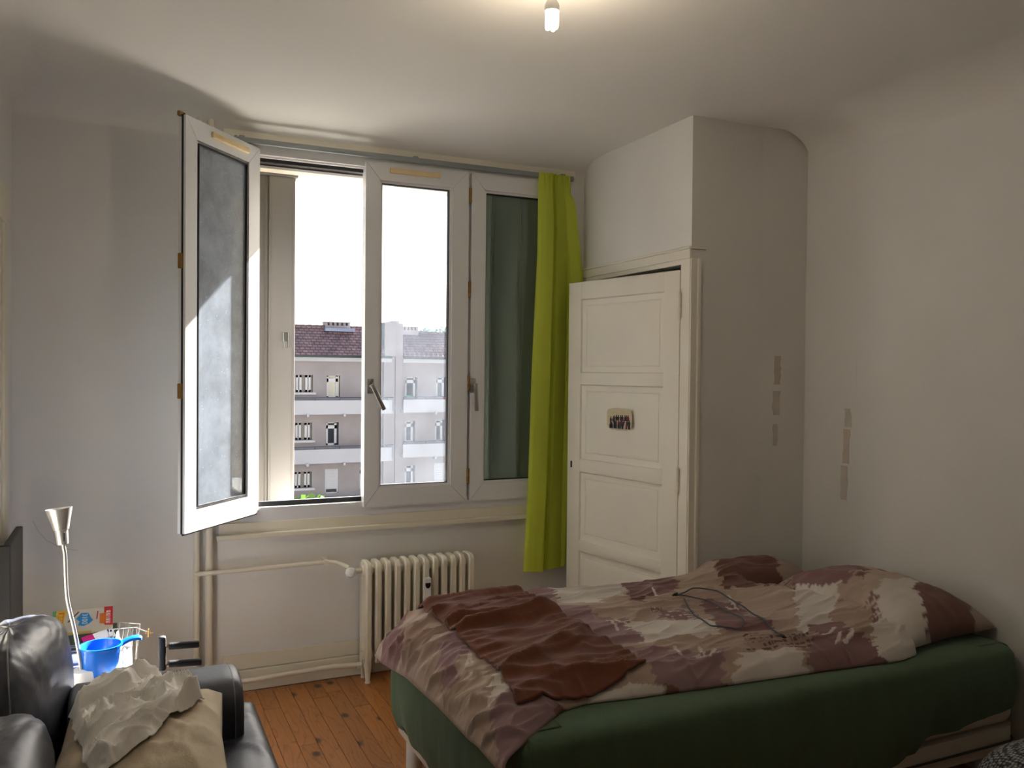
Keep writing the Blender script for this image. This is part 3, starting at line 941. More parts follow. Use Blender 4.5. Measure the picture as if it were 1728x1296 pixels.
def pattern(X, Y, seed=0):
    """screen print: brushed patches of colour with ragged ends, lines of type and drawn strokes"""
    c = np.empty(X.shape+(3,)); c[:] = C_b*.55+C_t*.45
    jx = .020*vn(Y*70, X*3, 1)+.014*vn(Y*160, X*4, 2)+.012*vn(Y*22, X*6, 3)
    jy = .010*vn(X*24, Y*14, 4)
    for key, typ, poly in PATCH:
        m = inside(X+jx, Y+jy, poly)
        c[m] = KEY[key]
        if typ:
            ln = np.floor(Y/.019+X*1.5); lf = (Y/.019+X*1.5) % 1
            g = (vn(X*170, ln*3.7, 13) > -.05) & (np.abs(lf-.5) < .27) & (vn(X*17, ln*1.7, 15) > -.55)
            c[m & g] = (C_c*.55+C_b*.45) if key == 'm' else C_d*.7
    c *= (1+.06*vn(X*8, Y*90, 9)+.05*fbm(X*5, Y*7, 8))[..., None]
    wob = .003*vn(X*90, Y*90, 5)
    for ax, ay, bx, by in STROKES:
        dx, dy = bx-ax, by-ay
        t = np.clip(((X-ax)*dx+(Y-ay)*dy)/(dx*dx+dy*dy), 0, 1)
        c[np.hypot(X-ax-t*dx, Y-ay-t*dy)+wob < .0055] = C_c
    return c
M_print = attr_mat('printed_cotton')

# ---- pillows at the head
def pillow(cx, cy, cz, lx, ly, lz, rot, name, label, seed, mt_, pat=True, tilt=0, grp=None, lb=.02):
    n = 70
    u = np.linspace(-1, 1, n); U, V = np.meshgrid(u, u, indexing='ij')
    e = np.clip((1-np.abs(U)**2.6)*(1-np.abs(V)**2.6), 0, 1)**.48
    pin = 1-.06*(U**2)*(1-V**2)*0
    Xl = U*lx*(1-.05*(1-np.abs(V))*(np.abs(U))); Yl = V*ly*(1-.05*(1-np.abs(U))*np.abs(V))
    fold = .010*ridge(U*2.2+V, V*3+seed, seed)*e + .006*fbm(U*4, V*4, seed+2)*e
    top = lz*e+fold; bot = -lb*e
    Mx = Matrix.Translation((cx, cy, cz)) @ Matrix.Rotation(rot, 4, 'Z') @ Matrix.Rotation(tilt, 4, 'Y')
    b = MB()
    vt = [tuple(Mx @ Vector((Xl[i, j], Yl[i, j], top[i, j]))) for i in range(n) for j in range(n)]
    vb = [tuple(Mx @ Vector((Xl[i, j], Yl[i, j], bot[i, j]))) for i in range(n) for j in range(n)]
    b.v = vt+vb
    K = n*n
    for i in range(n-1):
        for j in range(n-1):
            q = i*n+j
            b.f.append((q, q+n, q+n+1, q+1)); b.f.append((K+q, K+q+1, K+q+n+1, K+q+n))
    bd = [i*n for i in range(n)] + [(n-1)*n+j for j in range(1, n)] + [i*n+n-1 for i in range(n-2, -1, -1)] + [j for j in range(n-2, 0, -1)]
    for a, c in zip(bd, bd[1:]+bd[:1]):
        b.f.append((a, c, K+c, K+a))
    o = b.build(name, mt_, None, True)
    if pat:
        vv = np.array(b.v)
        colour_attr(o.data, pattern(vv[:, 0], vv[:, 1]))
    return tag(o, label, 'pillow', grp)
pillow(2.600, 2.33, .537, .240, .345, .150, math.radians(3), 'pillow', 'brown patterned pillow nearest the camera at the bed head', 2, M_print, tilt=math.radians(-1))
pillow(2.42, 2.83, .537, .30, .120, .115, math.radians(0), 'pillow', 'brown patterned pillow on the far side of the bed head, by the closet corner', 5, M_print)

# ---- duvet
NUa, NVb = 380, 260
near = [(.855, 1.865), (.90, 1.895), (1.0, 1.955), (1.09, 2.02), (1.19, 2.04), (1.32, 2.02), (1.55, 2.0), (1.97, 1.97), (2.30, 1.94), (2.40, 1.96), (2.455, 2.03)]
far = [(.845, 2.985), (1.0, 2.985), (1.5, 2.985), (2.0, 2.975), (2.20, 2.95), (2.33, 2.93)]
def curve(pts, n):
    p = np.array(pts); d = np.r_[0, np.cumsum(np.hypot(*np.diff(p, axis=0).T))]
    t = np.linspace(0, d[-1], n)
    x_ = np.interp(t, d, p[:, 0]); y_ = np.interp(t, d, p[:, 1])
    k = np.ones(9)/9
    xs = np.convolve(np.pad(x_, 4, mode='edge'), k, 'valid'); ys = np.convolve(np.pad(y_, 4, mode='edge'), k, 'valid')
    xs[0], xs[-1], ys[0], ys[-1] = x_[0], x_[-1], y_[0], y_[-1]
    return np.stack([xs, ys], -1)
cn, cf = curve(near, NUa), curve(far, NUa)
tt = np.linspace(0, 1, NVb)
# foot edge and head edge
foot = curve([(.855, 1.865), (.835, 2.05), (.838, 2.3), (.835, 2.6), (.83, 2.85), (.845, 2.985)], NVb)
head = curve([(2.455, 2.03), (2.49, 2.12), (2.475, 2.3), (2.42, 2.5), (2.36, 2.7), (2.33, 2.93)], NVb)
ss = np.linspace(0, 1, NUa)
S, T = np.meshgrid(ss, tt, indexing='ij')
XY = (1-T)[..., None]*cn[:, None, :] + T[..., None]*cf[:, None, :] + (1-S)[..., None]*foot[None] + S[..., None]*head[None] \
     - ((1-S)*(1-T))[..., None]*cn[0] - (S*(1-T))[..., None]*cn[-1] - ((1-S)*T)[..., None]*cf[0] - (S*T)[..., None]*cf[-1]
X, Y = XY[..., 0], XY[..., 1]
dN = np.hypot(X-cn[:, None, 0], Y-cn[:, None, 1]); dF = np.hypot(X-cf[:, None, 0], Y-cf[:, None, 1])
dL = np.hypot(X-foot[None, :, 0], Y-foot[None, :, 1]); dH = np.hypot(X-head[None, :, 0], Y-head[None, :, 1])
zfoot = np.interp(foot[:, 1], [1.865, 2.0, 2.3, 2.6, 2.985], [.452, .475, .470, .455, .40])[None, :]
pil = .105*np.exp(-((X-2.62)/.24)**2-((Y-2.36)/.36)**2) + .075*np.exp(-((X-2.42)/.22)**2-((Y-2.86)/.13)**2)
topz = .595 + pil*1.05 + .022*np.clip((Y-2.4)/.5, 0, 1)
fA = 1-np.exp(-(dL/.060)**1.0)
fN = 1-np.exp(-(dN/.055)); fF = 1-np.exp(-(dF/.05)); fH = 1-np.exp(-(dH/.035))
zl = .518+(topz-.518)*fN*fF*(.35+.65*fH)
# roll over the foot edge
Z = zfoot+(zl-zfoot)*fA
ed = np.minimum(np.minimum(dN, dF), np.minimum(dL, dH))
amp = np.clip(ed/.03, 0, 1)
wx = X+.05*fbm(X*3, Y*3, 31); wy = Y+.04*fbm(X*2.2, Y*4, 33)
f1 = np.clip(ridge(wx*2.2+wy*.8, wy*13, 41), 0, 1)**2.2*.011
f2 = np.clip(ridge(wx*5, wy*27-wx*5, 43), 0, 1)**2*.009
f3 = np.clip(ridge(wx*1.4, wy*6+wx*1.5, 47), 0, 1)**2*.014
Z += amp*(f1+f2+f3-.012)
# fan folds on the foot roll and near edge
wl = np.exp(-(dL/.13)**2)
ff = np.clip(ridge(X*6+vn(Y*5, X*3, 3)*.5, Y*15+X*9, 51), 0, 1)**1.6*.022+np.clip(ridge(X*9, Y*30-X*14, 53), 0, 1)**1.6*.010
Z += wl*amp*(ff-.010)
X = X - wl*amp*(ff-.012)*.9 - .018*np.exp(-((dL-.035)/.035)**2)
wn = np.exp(-(dN/.08)**2)
Z += wn*amp*(np.clip(ridge(X*14, Y*5, 57), 0, 1)**2*.012)
# hanging corner
Y = Y - .012*np.exp(-((dN-.03)/.03)**2)
DZ_ = Z
DG = MB().grid(np.stack([X, Y, Z], -1).tolist())
duv = DG.build('duvet', M_print, None, True, fix=False)
tag(duv, 'brown and beige patchwork print duvet spread over the bed', 'duvet')
colour_attr(duv.data, pattern(X.ravel(), Y.ravel()))
sm = duv.modifiers.new('thickness', 'SOLIDIFY'); sm.thickness = .012; sm.offset = -1
# height lookup
from mathutils.kdtree import KDTree
kd = KDTree(X.size)
pts_ = np.stack([X.ravel(), Y.ravel(), Z.ravel()], -1)
for i in range(0, len(pts_)):
    kd.insert((pts_[i, 0], pts_[i, 1], 0), i)
kd.balance()
def hz(x_, y_):
    r = kd.find_n((x_, y_, 0), 4)
    return max(pts_[i, 2] for _, i, _ in r)

# ---- brown cloth
def quadmap(a, b, q):
    p00, p10, p11, p01 = [np.array(p) for p in q]
    return (1-a)*(1-b)*p00+a*(1-b)*p10+a*b*p11+(1-a)*b*p01
n1, n2 = 90, 120
BQ = [(.985, 2.93), (1.39, 2.95), (1.405, 2.075), (.965, 2.005)]
G = np.zeros((n1, n2, 3))
for i in range(n1):
    for j in range(n2):
        a, b_ = i/(n1-1), j/(n2-1)
        p = quadmap(a, b_, BQ)
        p = p+np.array([.007*math.sin(b_*9)+.022*float(vn(b_*7, 3.3, 5))*(1-a)**2, .006*math.sin(a*6+1)])
        G[i, j, :2] = p
        G[i, j, 2] = hz(p[0], p[1])
gx, gy = G[..., 0], G[..., 1]
# smooth the draped height a little
zz = G[..., 2]
for _ in range(3):
    zp = np.pad(zz, 1, mode='edge')
    zz = np.maximum(zz, (zp[:-2, 1:-1]+zp[2:, 1:-1]+zp[1:-1, :-2]+zp[1:-1, 2:])/4)
ai, bi = np.meshgrid(np.linspace(0, 1, n1), np.linspace(0, 1, n2), indexing='ij')
wv = bi*5.6+ai*.55+.16*fbm(ai*.9, bi*1.6, 61)
fold = np.clip(ridge(ai*.3+.4, wv, 63), 0, 1)**1.7*.034+np.clip(ridge(ai*.7, wv*2.3, 65), 0, 1)**2*.009
edge = np.clip(np.minimum(np.minimum(ai, 1-ai)*6+.35, np.minimum(bi, 1-bi)*8+.3), 0, 1)
G[..., 2] = zz+.009+fold*edge
bc = MB().grid(G.tolist()).build('blanket', M_brown, None, True, fix=False)
tag(bc, 'dark brown cloth crumpled across the foot of the bed', 'blanket')
md = bc.modifiers.new('thickness', 'SOLIDIFY'); md.thickness = .008; md.offset = 1

# ---- cable lying on the duvet
def crv(pts, n=90):
    p = np.array(pts, float); m = len(p)
    out = []
    for k in range(n):
        t = k/(n-1)*(m-1); i = min(int(t), m-2); f = t-i
        p0, p1, p2, p3 = p[max(i-1, 0)], p[i], p[i+1], p[min(i+2, m-1)]
        out.append(.5*((2*p1)+(-p0+p2)*f+(2*p0-5*p1+4*p2-p3)*f*f+(-p0+3*p1-3*p2+p3)*f**3))
    return out

# ================================================================== SOFA
sofa = thing('sofa', 'black leather sofa along the left wall', 'sofa', (0, 0, 0))
MB().bbox(-.385, .335, .30, 2.74, .04, .27, .03, 3).build('sofa_base', M_leather, sofa, True, angle=50)
def cushion(x0, x1, y0, y1, z0, z1, e, seed, name, wob=.012, nu=56, nv=36, par=sofa, m=M_leather, tilt=0, rz=0, seam=None):
    P = sup((0, 0, 0), ((x1-x0)/2, (y1-y0)/2, (z1-z0)/2), e, nu, nv, wob, seed)
    b = MB().grid(P, True)
    if m is M_leather:
        vv = np.array(b.v); h = np.array([(x1-x0)/2, (y1-y0)/2, (z1-z0)/2]); q = vv/h
        # creases that run down from the seams and gather at the ends
        wr = np.clip(ridge(q[:, 1]*6+q[:, 2]*1.5, q[:, 2]*2+q[:, 0], seed+1), 0, 1)**3*.0030 + np.clip(ridge(q[:, 1]*3-q[:, 2]*5, q[:, 0]*3+q[:, 2]*3, seed+2), 0, 1)**3*.0035
        b.v = [tuple(p*(1-w_/max(.05, np.linalg.norm(p)))) for p, w_ in zip(vv, wr)]
    Mx = Matrix.Translation(((x0+x1)/2, (y0+y1)/2, (z0+z1)/2)) @ Matrix.Rotation(rz, 4, 'Z') @ Matrix.Rotation(tilt, 4, 'Y')
    o = None
    if seam is not None:
        n_ = nv+1
        pts = [Mx @ (Vector(b.v[seam*n_+j])*1.004) for j in range(4, n_-2)]
    o = b.xf(Mx).build(name, m, par, True)
    if seam is not None:
        MB().tube(pts, .002, 5).build('seam', M_stitch, o)
    return o
# seat cushions
def seat_pad(y0, y1, seed):
    n, m_ = 60, 70
    x0, x1 = -.20, .385
    u = np.linspace(0, 1, n); v_ = np.linspace(0, 1, m_)
    U, V = np.meshgrid(u, v_, indexing='ij')
    e = np.clip(np.minimum(np.minimum(U, 1-U)*(x1-x0), np.minimum(V, 1-V)*(y1-y0))/.05, 0, 1)
    z = .365+.045*np.sqrt(1-(1-e)**2)
    wr = np.clip(ridge((U+V*.3)*3, V*11+U*3, seed), 0, 1)**3*.008*e+.006*fbm(U*3, V*4, seed)*e
    X_ = x0+(x1-x0)*U; Y_ = y0+(y1-y0)*V
    P = np.stack([X_, Y_, z+wr], -1)
    b = MB().grid(P.tolist())
    bd = [(i, 0) for i in range(n)]+[(n-1, j) for j in range(1, m_)]+[(i, m_-1) for i in range(n-2, -1, -1)]+[(0, j) for j in range(m_-2, 0, -1)]
    k0 = len(b.v)
    for i, j in bd: b.v.append((X_[i, j], Y_[i, j], .26))
    for k in range(len(bd)):
        a = bd[k]; c = bd[(k+1) % len(bd)]
        b.f.append((a[0]*m_+a[1], c[0]*m_+c[1], k0+(k+1) % len(bd), k0+k))
    return b.build('seat_cushion', M_leather, sofa, True, angle=60)
seat_pad(1.56, 2.74, 3); seat_pad(.36, 1.55, 8)
cushion(-.375, -.150, 2.29, 2.86, .345, .755, (.66, .62), 11, 'back_cushion', .014, 110, 70, tilt=math.radians(-4), rz=math.radians(-10), seam=36)
cushion(-.405, -.130, 1.60, 2.30, .33, .675, (.60, .55), 15, 'back_cushion', .02, 110, 70,  tilt=math.radians(-4))
cushion(-.405, -.125, .85, 1.60, .33, .71, (.60, .55), 19, 'back_cushion', .02, tilt=math.radians(-4))
MB().bbox(-.405, -.33, .30, 2.74, .04, .66, .03, 3).build('sofa_back', M_leather, sofa, True, angle=50)
# arm bolster at the window end
am = MB()
n = 40; prof = []
Y0, Y1, Z0, Z1 = 2.46, 2.735, .30, .556
for k in range(n):
    a = 2*math.pi*k/n
    sp = lambda t, p: math.copysign(abs(t)**p, t)
    prof.append(((Y0+Y1)/2+(Y1-Y0)/2*sp(math.cos(a), .62), (Z0+Z1)/2+(Z1-Z0)/2*sp(math.sin(a), .62)))
cyy, czz = (Y0+Y1)/2, (Z0+Z1)/2
secs = [(-.135, .9), (-.12, 1), (0, 1), (.15, 1), (.262, 1.0), (.285, 1.0), (.300, .985), (.309, .95), (.314, .88), (.317, .7), (.318, .3)]
P = []
for i, (xx, k) in enumerate(secs):
    P.append([(xx, cyy+(p[0]-cyy)*k, czz+(p[1]-czz)*k+.004*float(fbm(xx*9, q*.2, 3))) for q, p in enumerate(prof+prof[:1])])
am.grid(P)
am.f.append(tuple(len(am.v)-len(P[-1])+k for k in range(n)))
am.f.append(tuple(range(n)))
arm = am.build('armrest', M_leather, sofa, True, angle=70)
sp_ = [(.288, cyy+(p[0]-cyy)*1.004, czz+(p[1]-czz)*1.004) for p in prof+prof[:1]]
MB().tube(sp_, .0022, 5).build('seam', M_stitch, arm)
for (lx, ly) in ((-.33, .42), (-.33, 2.66), (.27, .42), (.27, 2.66)):
    MB().lathe([(.02, 0), (.025, .045)], (lx, ly, 0), 12).build('foot', M_black, sofa)

# beige pillow leaning on the arm
pb = pillow(.045, 2.20, .530, .190, .30, .075, math.radians(-4), 'pillow', 'plain beige pillow lying against the sofa arm', 9, M_beige, pat=False, lb=.05)

# ================================================================== SIDE TABLE AND ITEMS
TZ = .455
tb = thing('side_table', 'small white side table between the sofa arm and the corner', 'table', (0, 0, 0))
MB().bbox(-.245, .020, 2.885, 3.56, TZ-.02, TZ, .004).build('table_top', M_white, tb)
MB().bbox(.002, .010, 2.89, 3.55, TZ, TZ+.006, .001).bbox(.014, .028, 2.885, 3.56, TZ-.03, TZ+.003, .003).build('edge_profile', M_white, tb)
for (lx, ly) in ((-.225, 2.91), (-.01, 2.91), (-.225, 3.53), (-.01, 3.53)):
    MB().bbox(lx-.015, lx+.015, ly-.015, ly+.015, 0, TZ-.02, .003).build('leg', M_white, tb)
MB().bbox(-.235, .005, 2.90, 3.54, .16, .175, .003).build('shelf', M_white, tb)

lamp = thing('table_lamp', 'silver gooseneck lamp with cone shade on the white side table', 'lamp', (-.100, 2.985, TZ))
b = MB()
P = []
for z, k in ((0, .97), (.004, 1), (.026, 1), (.032, .96)):
    P.append([(x_*k, y_*k, z) for x_, y_ in rrect(-.052, .052, -.036, .036, .034, 8)])
P = [r+[r[0]] for r in P]
b.grid(P); b.f.append(tuple(range(len(P[0])-1))); b.f.append(tuple(len(b.v)-len(P[0])+k for k in range(len(P[0])-1)))
lbs = b.xf(Matrix.Rotation(math.radians(20), 4, 'Z')).build('lamp_base', M_white, lamp, True, angle=40)
lbs['label'] = 'white oval lamp base'
MB().tube(crv([(-.020, .0, .03), (-.030, .0, .10), (-.042, .0, .17), (-.060, .0, .26), (-.065, .0, .34), (-.067, 0, .40), (-.073, .0, .442)], 40), .006, 12).build('gooseneck', M_silver, lamp, True, angle=60)
sdm = MB().lathe([(.004, 0), (.018, 0), (.019, .006), (.0215, .05), (.0255, .052), (.0255, .055), (.043, .126), (.0415, .126), (.0235, .056), (.004, .054)], n=28)
sdo = sdm.xf(Matrix.Translation((-.073, 0, .436)) @ Matrix.Scale(.9, 4) @ Matrix.Rotation(math.radians(-6), 4, 'Y') @ Matrix.Rotation(math.radians(-4), 4, 'X')).build('lamp_shade', M_silver, lamp, True, angle=40)
MB().bbox(-.072, -.065, -.0215, -.017, .448, .478, .002).build('slot', M_gasket, sdo)

# blue pot with handle
pot = thing('bath_pot', 'bright blue plastic pot with handle on the side table', 'pot', (-.065, 3.0, TZ))
pr = [(.005, 0), (.046, 0), (.051, .004), (.0575, .085), (.061, .095), (.0645, .096), (.0645, .101), (.0595, .101), (.0555, .094), (.049, .008), (.005, .006)]
MB().lathe(pr, n=36).build('bowl', M_blue, pot, True, angle=35)
hd = MB()
P = []
for t in np.linspace(0, 1, 14):
    x_ = .055+.068*t; z = .094+.012*math.sin(t*2.4)+.002*t; wd = .016-.003*math.sin(t*math.pi)+(.002 if t > .6 else 0)
    if t > .9: wd *= 1-((t-.9)/.1)**2*.5
    th = .008
    P.append([(x_, -wd, z-th), (x_, -wd, z), (x_, -wd*.6, z+.003), (x_, wd*.6, z+.003), (x_, wd, z), (x_, wd, z-th), (x_, 0, z-th-.003), (x_, -wd, z-th)])
hd.grid(P); hd.f.append(tuple(range(7))); hd.f.append(tuple(len(hd.v)-8+k for k in range(7)))
hd.xf(Matrix.Rotation(math.radians(12), 4, 'Z')).build('handle', M_blue, pot, True, angle=40)

# books stack
books = [(-.28, -.02, 3.27, 3.50, (70, 62, 52), 'thick dark brown book at the bottom of the pile on the table'), (-.27, -.03, 3.29, 3.49, (206, 198, 180), 'pale cream book second in the pile on the table'), (-.275, -.02, 3.28, 3.50, (60, 84, 60), 'dark green book just under the game box')]
z = TZ
for i, (x0, x1, y0, y1, c, lab) in enumerate(books):
    h = (.012, .008, .007)[i]
    t = thing('book', lab, 'book', ((x0+x1)/2, (y0+y1)/2, z), random.uniform(-.08, .08), 'books in the pile on the table')
    dx, dy = (x1-x0)/2, (y1-y0)/2
    cm_ = mat('book_cover_%d' % i, c, .5)
    MB().box(-dx, dx, -dy, dy, 0, .002).box(-dx, dx, -dy, dy, h-.002, h).box(-dx, -dx+.002, -dy, dy, 0, h).build('cover', cm_, t)
    MB().box(-dx+.002, dx-.004, -dy+.004, dy-.004, .002, h-.002).build('pages', mat('paper_%d' % i, (222, 214, 196), .8), t)
    z += h
ZB = z
# game box leaning back on the stack
gb = thing('game_box', 'colourful cardboard game box leaning behind the blue pot', 'box', (-.135, 3.395, ZB+.004))
Mg = Matrix.Rotation(math.radians(32), 4, 'X')
GW, GH, GT = .20, .118, .026
MB().bbox(-GW/2, GW/2, 0, GH, -GT, 0, .002).xf(Mg).build('box_body', mat('card_cream', (224, 214, 196), .55), gb)
def pr_(poly, c, name='print', d=.0006):
    return MB().prism(poly, 0, d, 'z').xf(Mg).build(name, mat('ink', c, .55, var=.05, scale=40), gb)
pr_([(-.1, 0), (-.088, 0), (-.088, GH), (-.1, GH)], (110, 178, 120))
pr_([(-.088, .006), (-.062, 0), (-.056, .03), (-.062, .07), (-.052, GH), (-.084, GH), (-.092, .06)], (238, 196, 60))
pr_([(-.083, .060), (-.064, .056), (-.062, .108), (-.080, .108)], (232, 120, 44), d=.0010)
pr_([(-.095, .02), (-.075, .034), (-.055, .040), (-.06, .030), (-.078, .016)], (60, 140, 180), d=.0011)
pr_([(-.088, .006), (-.066, .012), (-.05, .022), (-.06, .006)], (206, 50, 70), d=.0012)
pr_([(-.014, .040), (.004, .034), (.022, .044), (.034, .058), (.026, .074), (.018, .096), (-.006, .098), (-.014, .084), (-.022, .072), (-.010, .058)], (54, 150, 206))
pr_([(.072, .03), (.1, .026), (.1, GH), (.070, GH)], (208, 44, 52))
pr_([(.056, .040), (.078, .036), (.080, .09), (.056, .086)], (228, 120, 40), d=.0010)
pr_([(.044, .062), (.048, .062), (.051, .100), (.047, .100)], (200, 40, 60))
pr_([(-.05, .060), (-.046, .058), (-.012, .104), (-.016, .106)], (90, 70, 90), d=.0013)
pr_([(-.052, 0), (.03, 0), (.03, .008), (-.052, .010)], (226, 190, 80))
def text(body, size, loc, rot, c, parent, Mx, name='lettering'):
    cu = bpy.data.curves.new(name, 'FONT'); cu.body = body; cu.size = size; cu.extrude = .0003
    cu.align_x = 'CENTER'; cu.align_y = 'CENTER'
    to = bpy.data.objects.new(name, cu); COL.objects.link(to)
    dg = bpy.context.evaluated_depsgraph_get()
    me = bpy.data.meshes.new_from_object(to.evaluated_get(dg))
    bpy.data.objects.remove(to)
    me.transform(Mx @ Matrix.Translation(loc) @ Matrix.Rotation(rot, 4, 'Z'))
    me.materials.clear(); me.materials.append(mat('ink_text', c, .6))
    o = bpy.data.objects.new(name, me); COL.objects.link(o); o.parent = parent
    return o
text('3100', .026, (.006, .068, .0010), math.radians(-90), (236, 240, 240), gb, Mg)
for q, (a, b_) in enumerate(((.036, .046), (.050, .058), (.063, .066), (.072, .082), (.088, .097))):
    pr_([(.078, a), (.092, a), (.092, a+.003), (.082, a+.003), (.082, b_-.003), (.092, b_-.003), (.092, b_), (.078, b_)], (236, 226, 220), 'letter_print', .0014)
for q in range(5):
    pr_([(-.080, .064+.008*q), (-.066, .063+.008*q), (-.066, .067+.008*q), (-.080, .068+.008*q)], (240, 214, 80), 'letter_print', .0016)

# card packet in front of the game box
cp = thing('card_packet', 'small white and magenta packet leaning on the game box', 'packet', (-.075, 3.30, ZB), math.radians(10))
Mc = Matrix.Rotation(math.radians(38), 4, 'X') @ Matrix.Rotation(math.radians(14), 4, 'Z')
MB().bbox(-.05, .055, 0, .035, -.012, 0, .001).xf(Mc).build('packet_body', M_white, cp)
MB().box(-.0505, -.012, -.0004, .0354, -.0122, .0006).xf(Mc).build('magenta_end', mat('magenta_ink', (196, 30, 110), .5), cp)
MB().bbox(.036, .050, .018, .032, 0, .0006, .0002).xf(Mc).build('badge', mat('navy_ink', (40, 50, 90), .5), cp)

# white-lidded dark box at the left end
wb = thing('storage_box', 'black box with pale lid standing beside the game box', 'box', (-.272, 3.36, ZB))
wb.location = (-.245, 3.20, TZ)
MB().bbox(-.028, .040, -.05, .05, 0, .075, .004).build('box_body', M_black, wb)
MB().bbox(-.032, .044, -.055, .055, .075, .105, .010, 3).build('lid', M_white, wb)

# small white bottle
bt = thing('small_bottle', 'tiny white plastic bottle behind the blue pot handle', 'bottle', (-.018, 3.235, TZ))
MB().lathe([(.011, 0), (.013, .003), (.013, .038), (.007, .048), (.0055, .052)], n=16).build('bottle_body', M_white, bt, True, angle=40)
MB().lathe([(.005, .052), (.006, .053), (.0035, .068), (.002, .070)], n=12).build('nozzle', M_white, bt, True, angle=40)

# plug adapter with curl of cable, navy cloth
pa = thing('plug_adapter', 'white plug adapter with short cable beside the lamp base', 'charger', (-.185, 2.99, TZ))
MB().lathe([(.004, 0), (.021, .002), (.024, .010), (.023, .026), (.016, .034), (.004, .036)], n=20).xf(Matrix.Translation((0, 0, .022)) @ Matrix.Rotation(math.radians(70), 4, 'X')).build('adapter_body', M_white, pa, True, angle=40)
MB().tube([(.003, -.005, .028), (.010, -.008, .028), (.012, -.012, .03)], .002, 6).tube(crv([(.02, -.01, .015), (.045, -.02, .004), (.055, .0, .012), (.07, -.005, .026)], 24), .0028, 6).build('cable', M_white, pa)
nv = thing('pouch', 'navy blue zipped pouch lying between the books and the lamp', 'pouch', (-.20, 3.10, TZ))
cushion(-.08, .09, -.045, .055, 0, .038, (.5, .6), 4, 'pouch_body', .04, 30, 18, nv, mat('navy_cloth', (24, 38, 92), .8))
MB().tube([(-.07, -.044, .022), (.0, -.050, .023), (.08, -.044, .022)], .002, 6).build('zip', M_silver, nv)

# white wire rack at the right end of the table
wr = thing('wire_rack', 'white wire rack with clips at the table end near the wall', 'rack', (.0, 3.30, TZ))
M_wire = mat('dull_white_wire', (150, 146, 140), .5)
def wire(pts, nm='wire', r=.0025, m=M_wire): return MB().tube(pts, r, 6).build(nm, m, wr)
wire([(-.045, 0, .0), (-.045, 0, .062), (.045, 0, .058), (.044, -.02, -.075), (.033, -.02, -.07)])
wire([(-.02, .03, .0), (-.010, .03, .075), (.055, .03, .060), (.04, .01, -.06)])
for k in range(5):
    wire([(-.03+k*.016, 0, .061), (-.035+k*.014, -.02, -.0)], r=.0016)
wire([(.045, 0, .056), (.090, 0, .032)], r=.002)
wire([(.083, 0, .018), (.084, 0, .048)], 'clip', .003, M_brass); wire([(.070, 0, .034), (.098, 0, .032)], 'clip', .003, M_brass)
MB().bbox(.0, .03, -.05, -.02, -.0, .03, .004).build('clip_block', M_wire, wr)

# dark panel behind the sofa
dp = thing('flat_panel', 'dark grey flat panel standing upright by the left wall', 'panel', (-.352, 3.40, 0))
P_ = MB().bbox(-.012, .012, -.20, .20, .02, .855, .004)
P_.build('panel_board', M_dark, dp)
MB().bbox(-.016, .016, -.222, -.20, .02, .862, .003).build('panel_edge', M_black, dp)
MB().box(-.03, .03, -.15, .15, 0, .02).build('panel_foot', M_black, dp)

# exercise grips standing behind the sofa arm
ex = thing('exercise_grip_stand', 'black foam grip bars on an upright padded post behind sofa arm', 'exercise equipment', (.122, 3.10, 0))
MB().tube([(0, 0, .02), (0, 0, .40)], .010, 12).build('post', M_black, ex, True, angle=40)
MB().bbox(-.10, .12, -.12, .12, 0, .02, .005).build('foot_plate', M_black, ex)
MB().bbox(-.012, .012, -.014, .014, .412, .530, .008, 3).build('pad', M_foam, ex, True, angle=40)
for z0, z1, x1 in ((.493, .489, .118), (.431, .426, .126)):
    MB().tube([(.008, 0, z0), (.024, 0, z0)], .005, 8).build('chrome_pin', M_chrome, ex, True, angle=40)
    MB().tube([(.020, 0, z0), (.022, 0, z0), (x1-.002, -.004, z1), (x1, -.004, z1)], [.009, .0118, .0118, .010], 14).build('foam_grip', M_foam, ex, True, angle=50)

# ---- grey t-shirt crumpled on the pillow
outl = [(-.06, 2.57), (-.01, 2.565), (.06, 2.50), (.125, 2.43), (.18, 2.34), (.195, 2.28), (.17, 2.24), (.115, 2.17), (.07, 2.10), (.055, 2.05), (.02, 2.03), (-.01, 1.985), (-.035, 1.95), (-.07, 1.99), (-.092, 2.11), (-.118, 2.30), (-.118, 2.43), (-.095, 2.52)]
from mathutils.bvhtree import BVHTree
bv = BVHTree.FromPolygons([v.co[:] for v in pb.data.vertices], [p.vertices[:] for p in pb.data.polygons])
bva = BVHTree.FromPolygons([v.co[:] for v in arm.data.vertices], [p.vertices[:] for p in arm.data.polygons])
def support(x_, y_):
    z = .42
    for t in (bv, bva):
        h = t.ray_cast(Vector((x_, y_, 1.2)), Vector((0, 0, -1)))
        if h[0] is not None: z = max(z, h[0].z)
    return z
oc = curve(outl+outl[:1], 280)[:-1]
cen = np.array([.035, 2.29])
NR = 120
G = np.zeros((len(oc), NR, 3))
for i, p in enumerate(oc):
    for j in range(NR):
        f = 1-j/(NR-1)*.995
        q = cen+(p-cen)*f
        G[i, j, :2] = q
        G[i, j, 2] = support(*q)
zz = G[..., 2]
for _ in range(20):
    zp = np.pad(zz, ((1, 1), (0, 0)), mode='wrap'); zp = np.pad(zp, ((0, 0), (1, 1)), mode='edge')
    zz = np.maximum(G[..., 2], (zp[:-2, 1:-1]+zp[2:, 1:-1]+zp[1:-1, :-2]+zp[1:-1, 2:])/4)
x_, y_ = G[..., 0], G[..., 1]
rr = np.linspace(0, 1, NR)[None, :]
wu = x_*.8+y_*.25+.05*fbm(x_*7, y_*7, 71); wv = y_*.9-x_*.55+.05*fbm(x_*6, y_*8, 73)
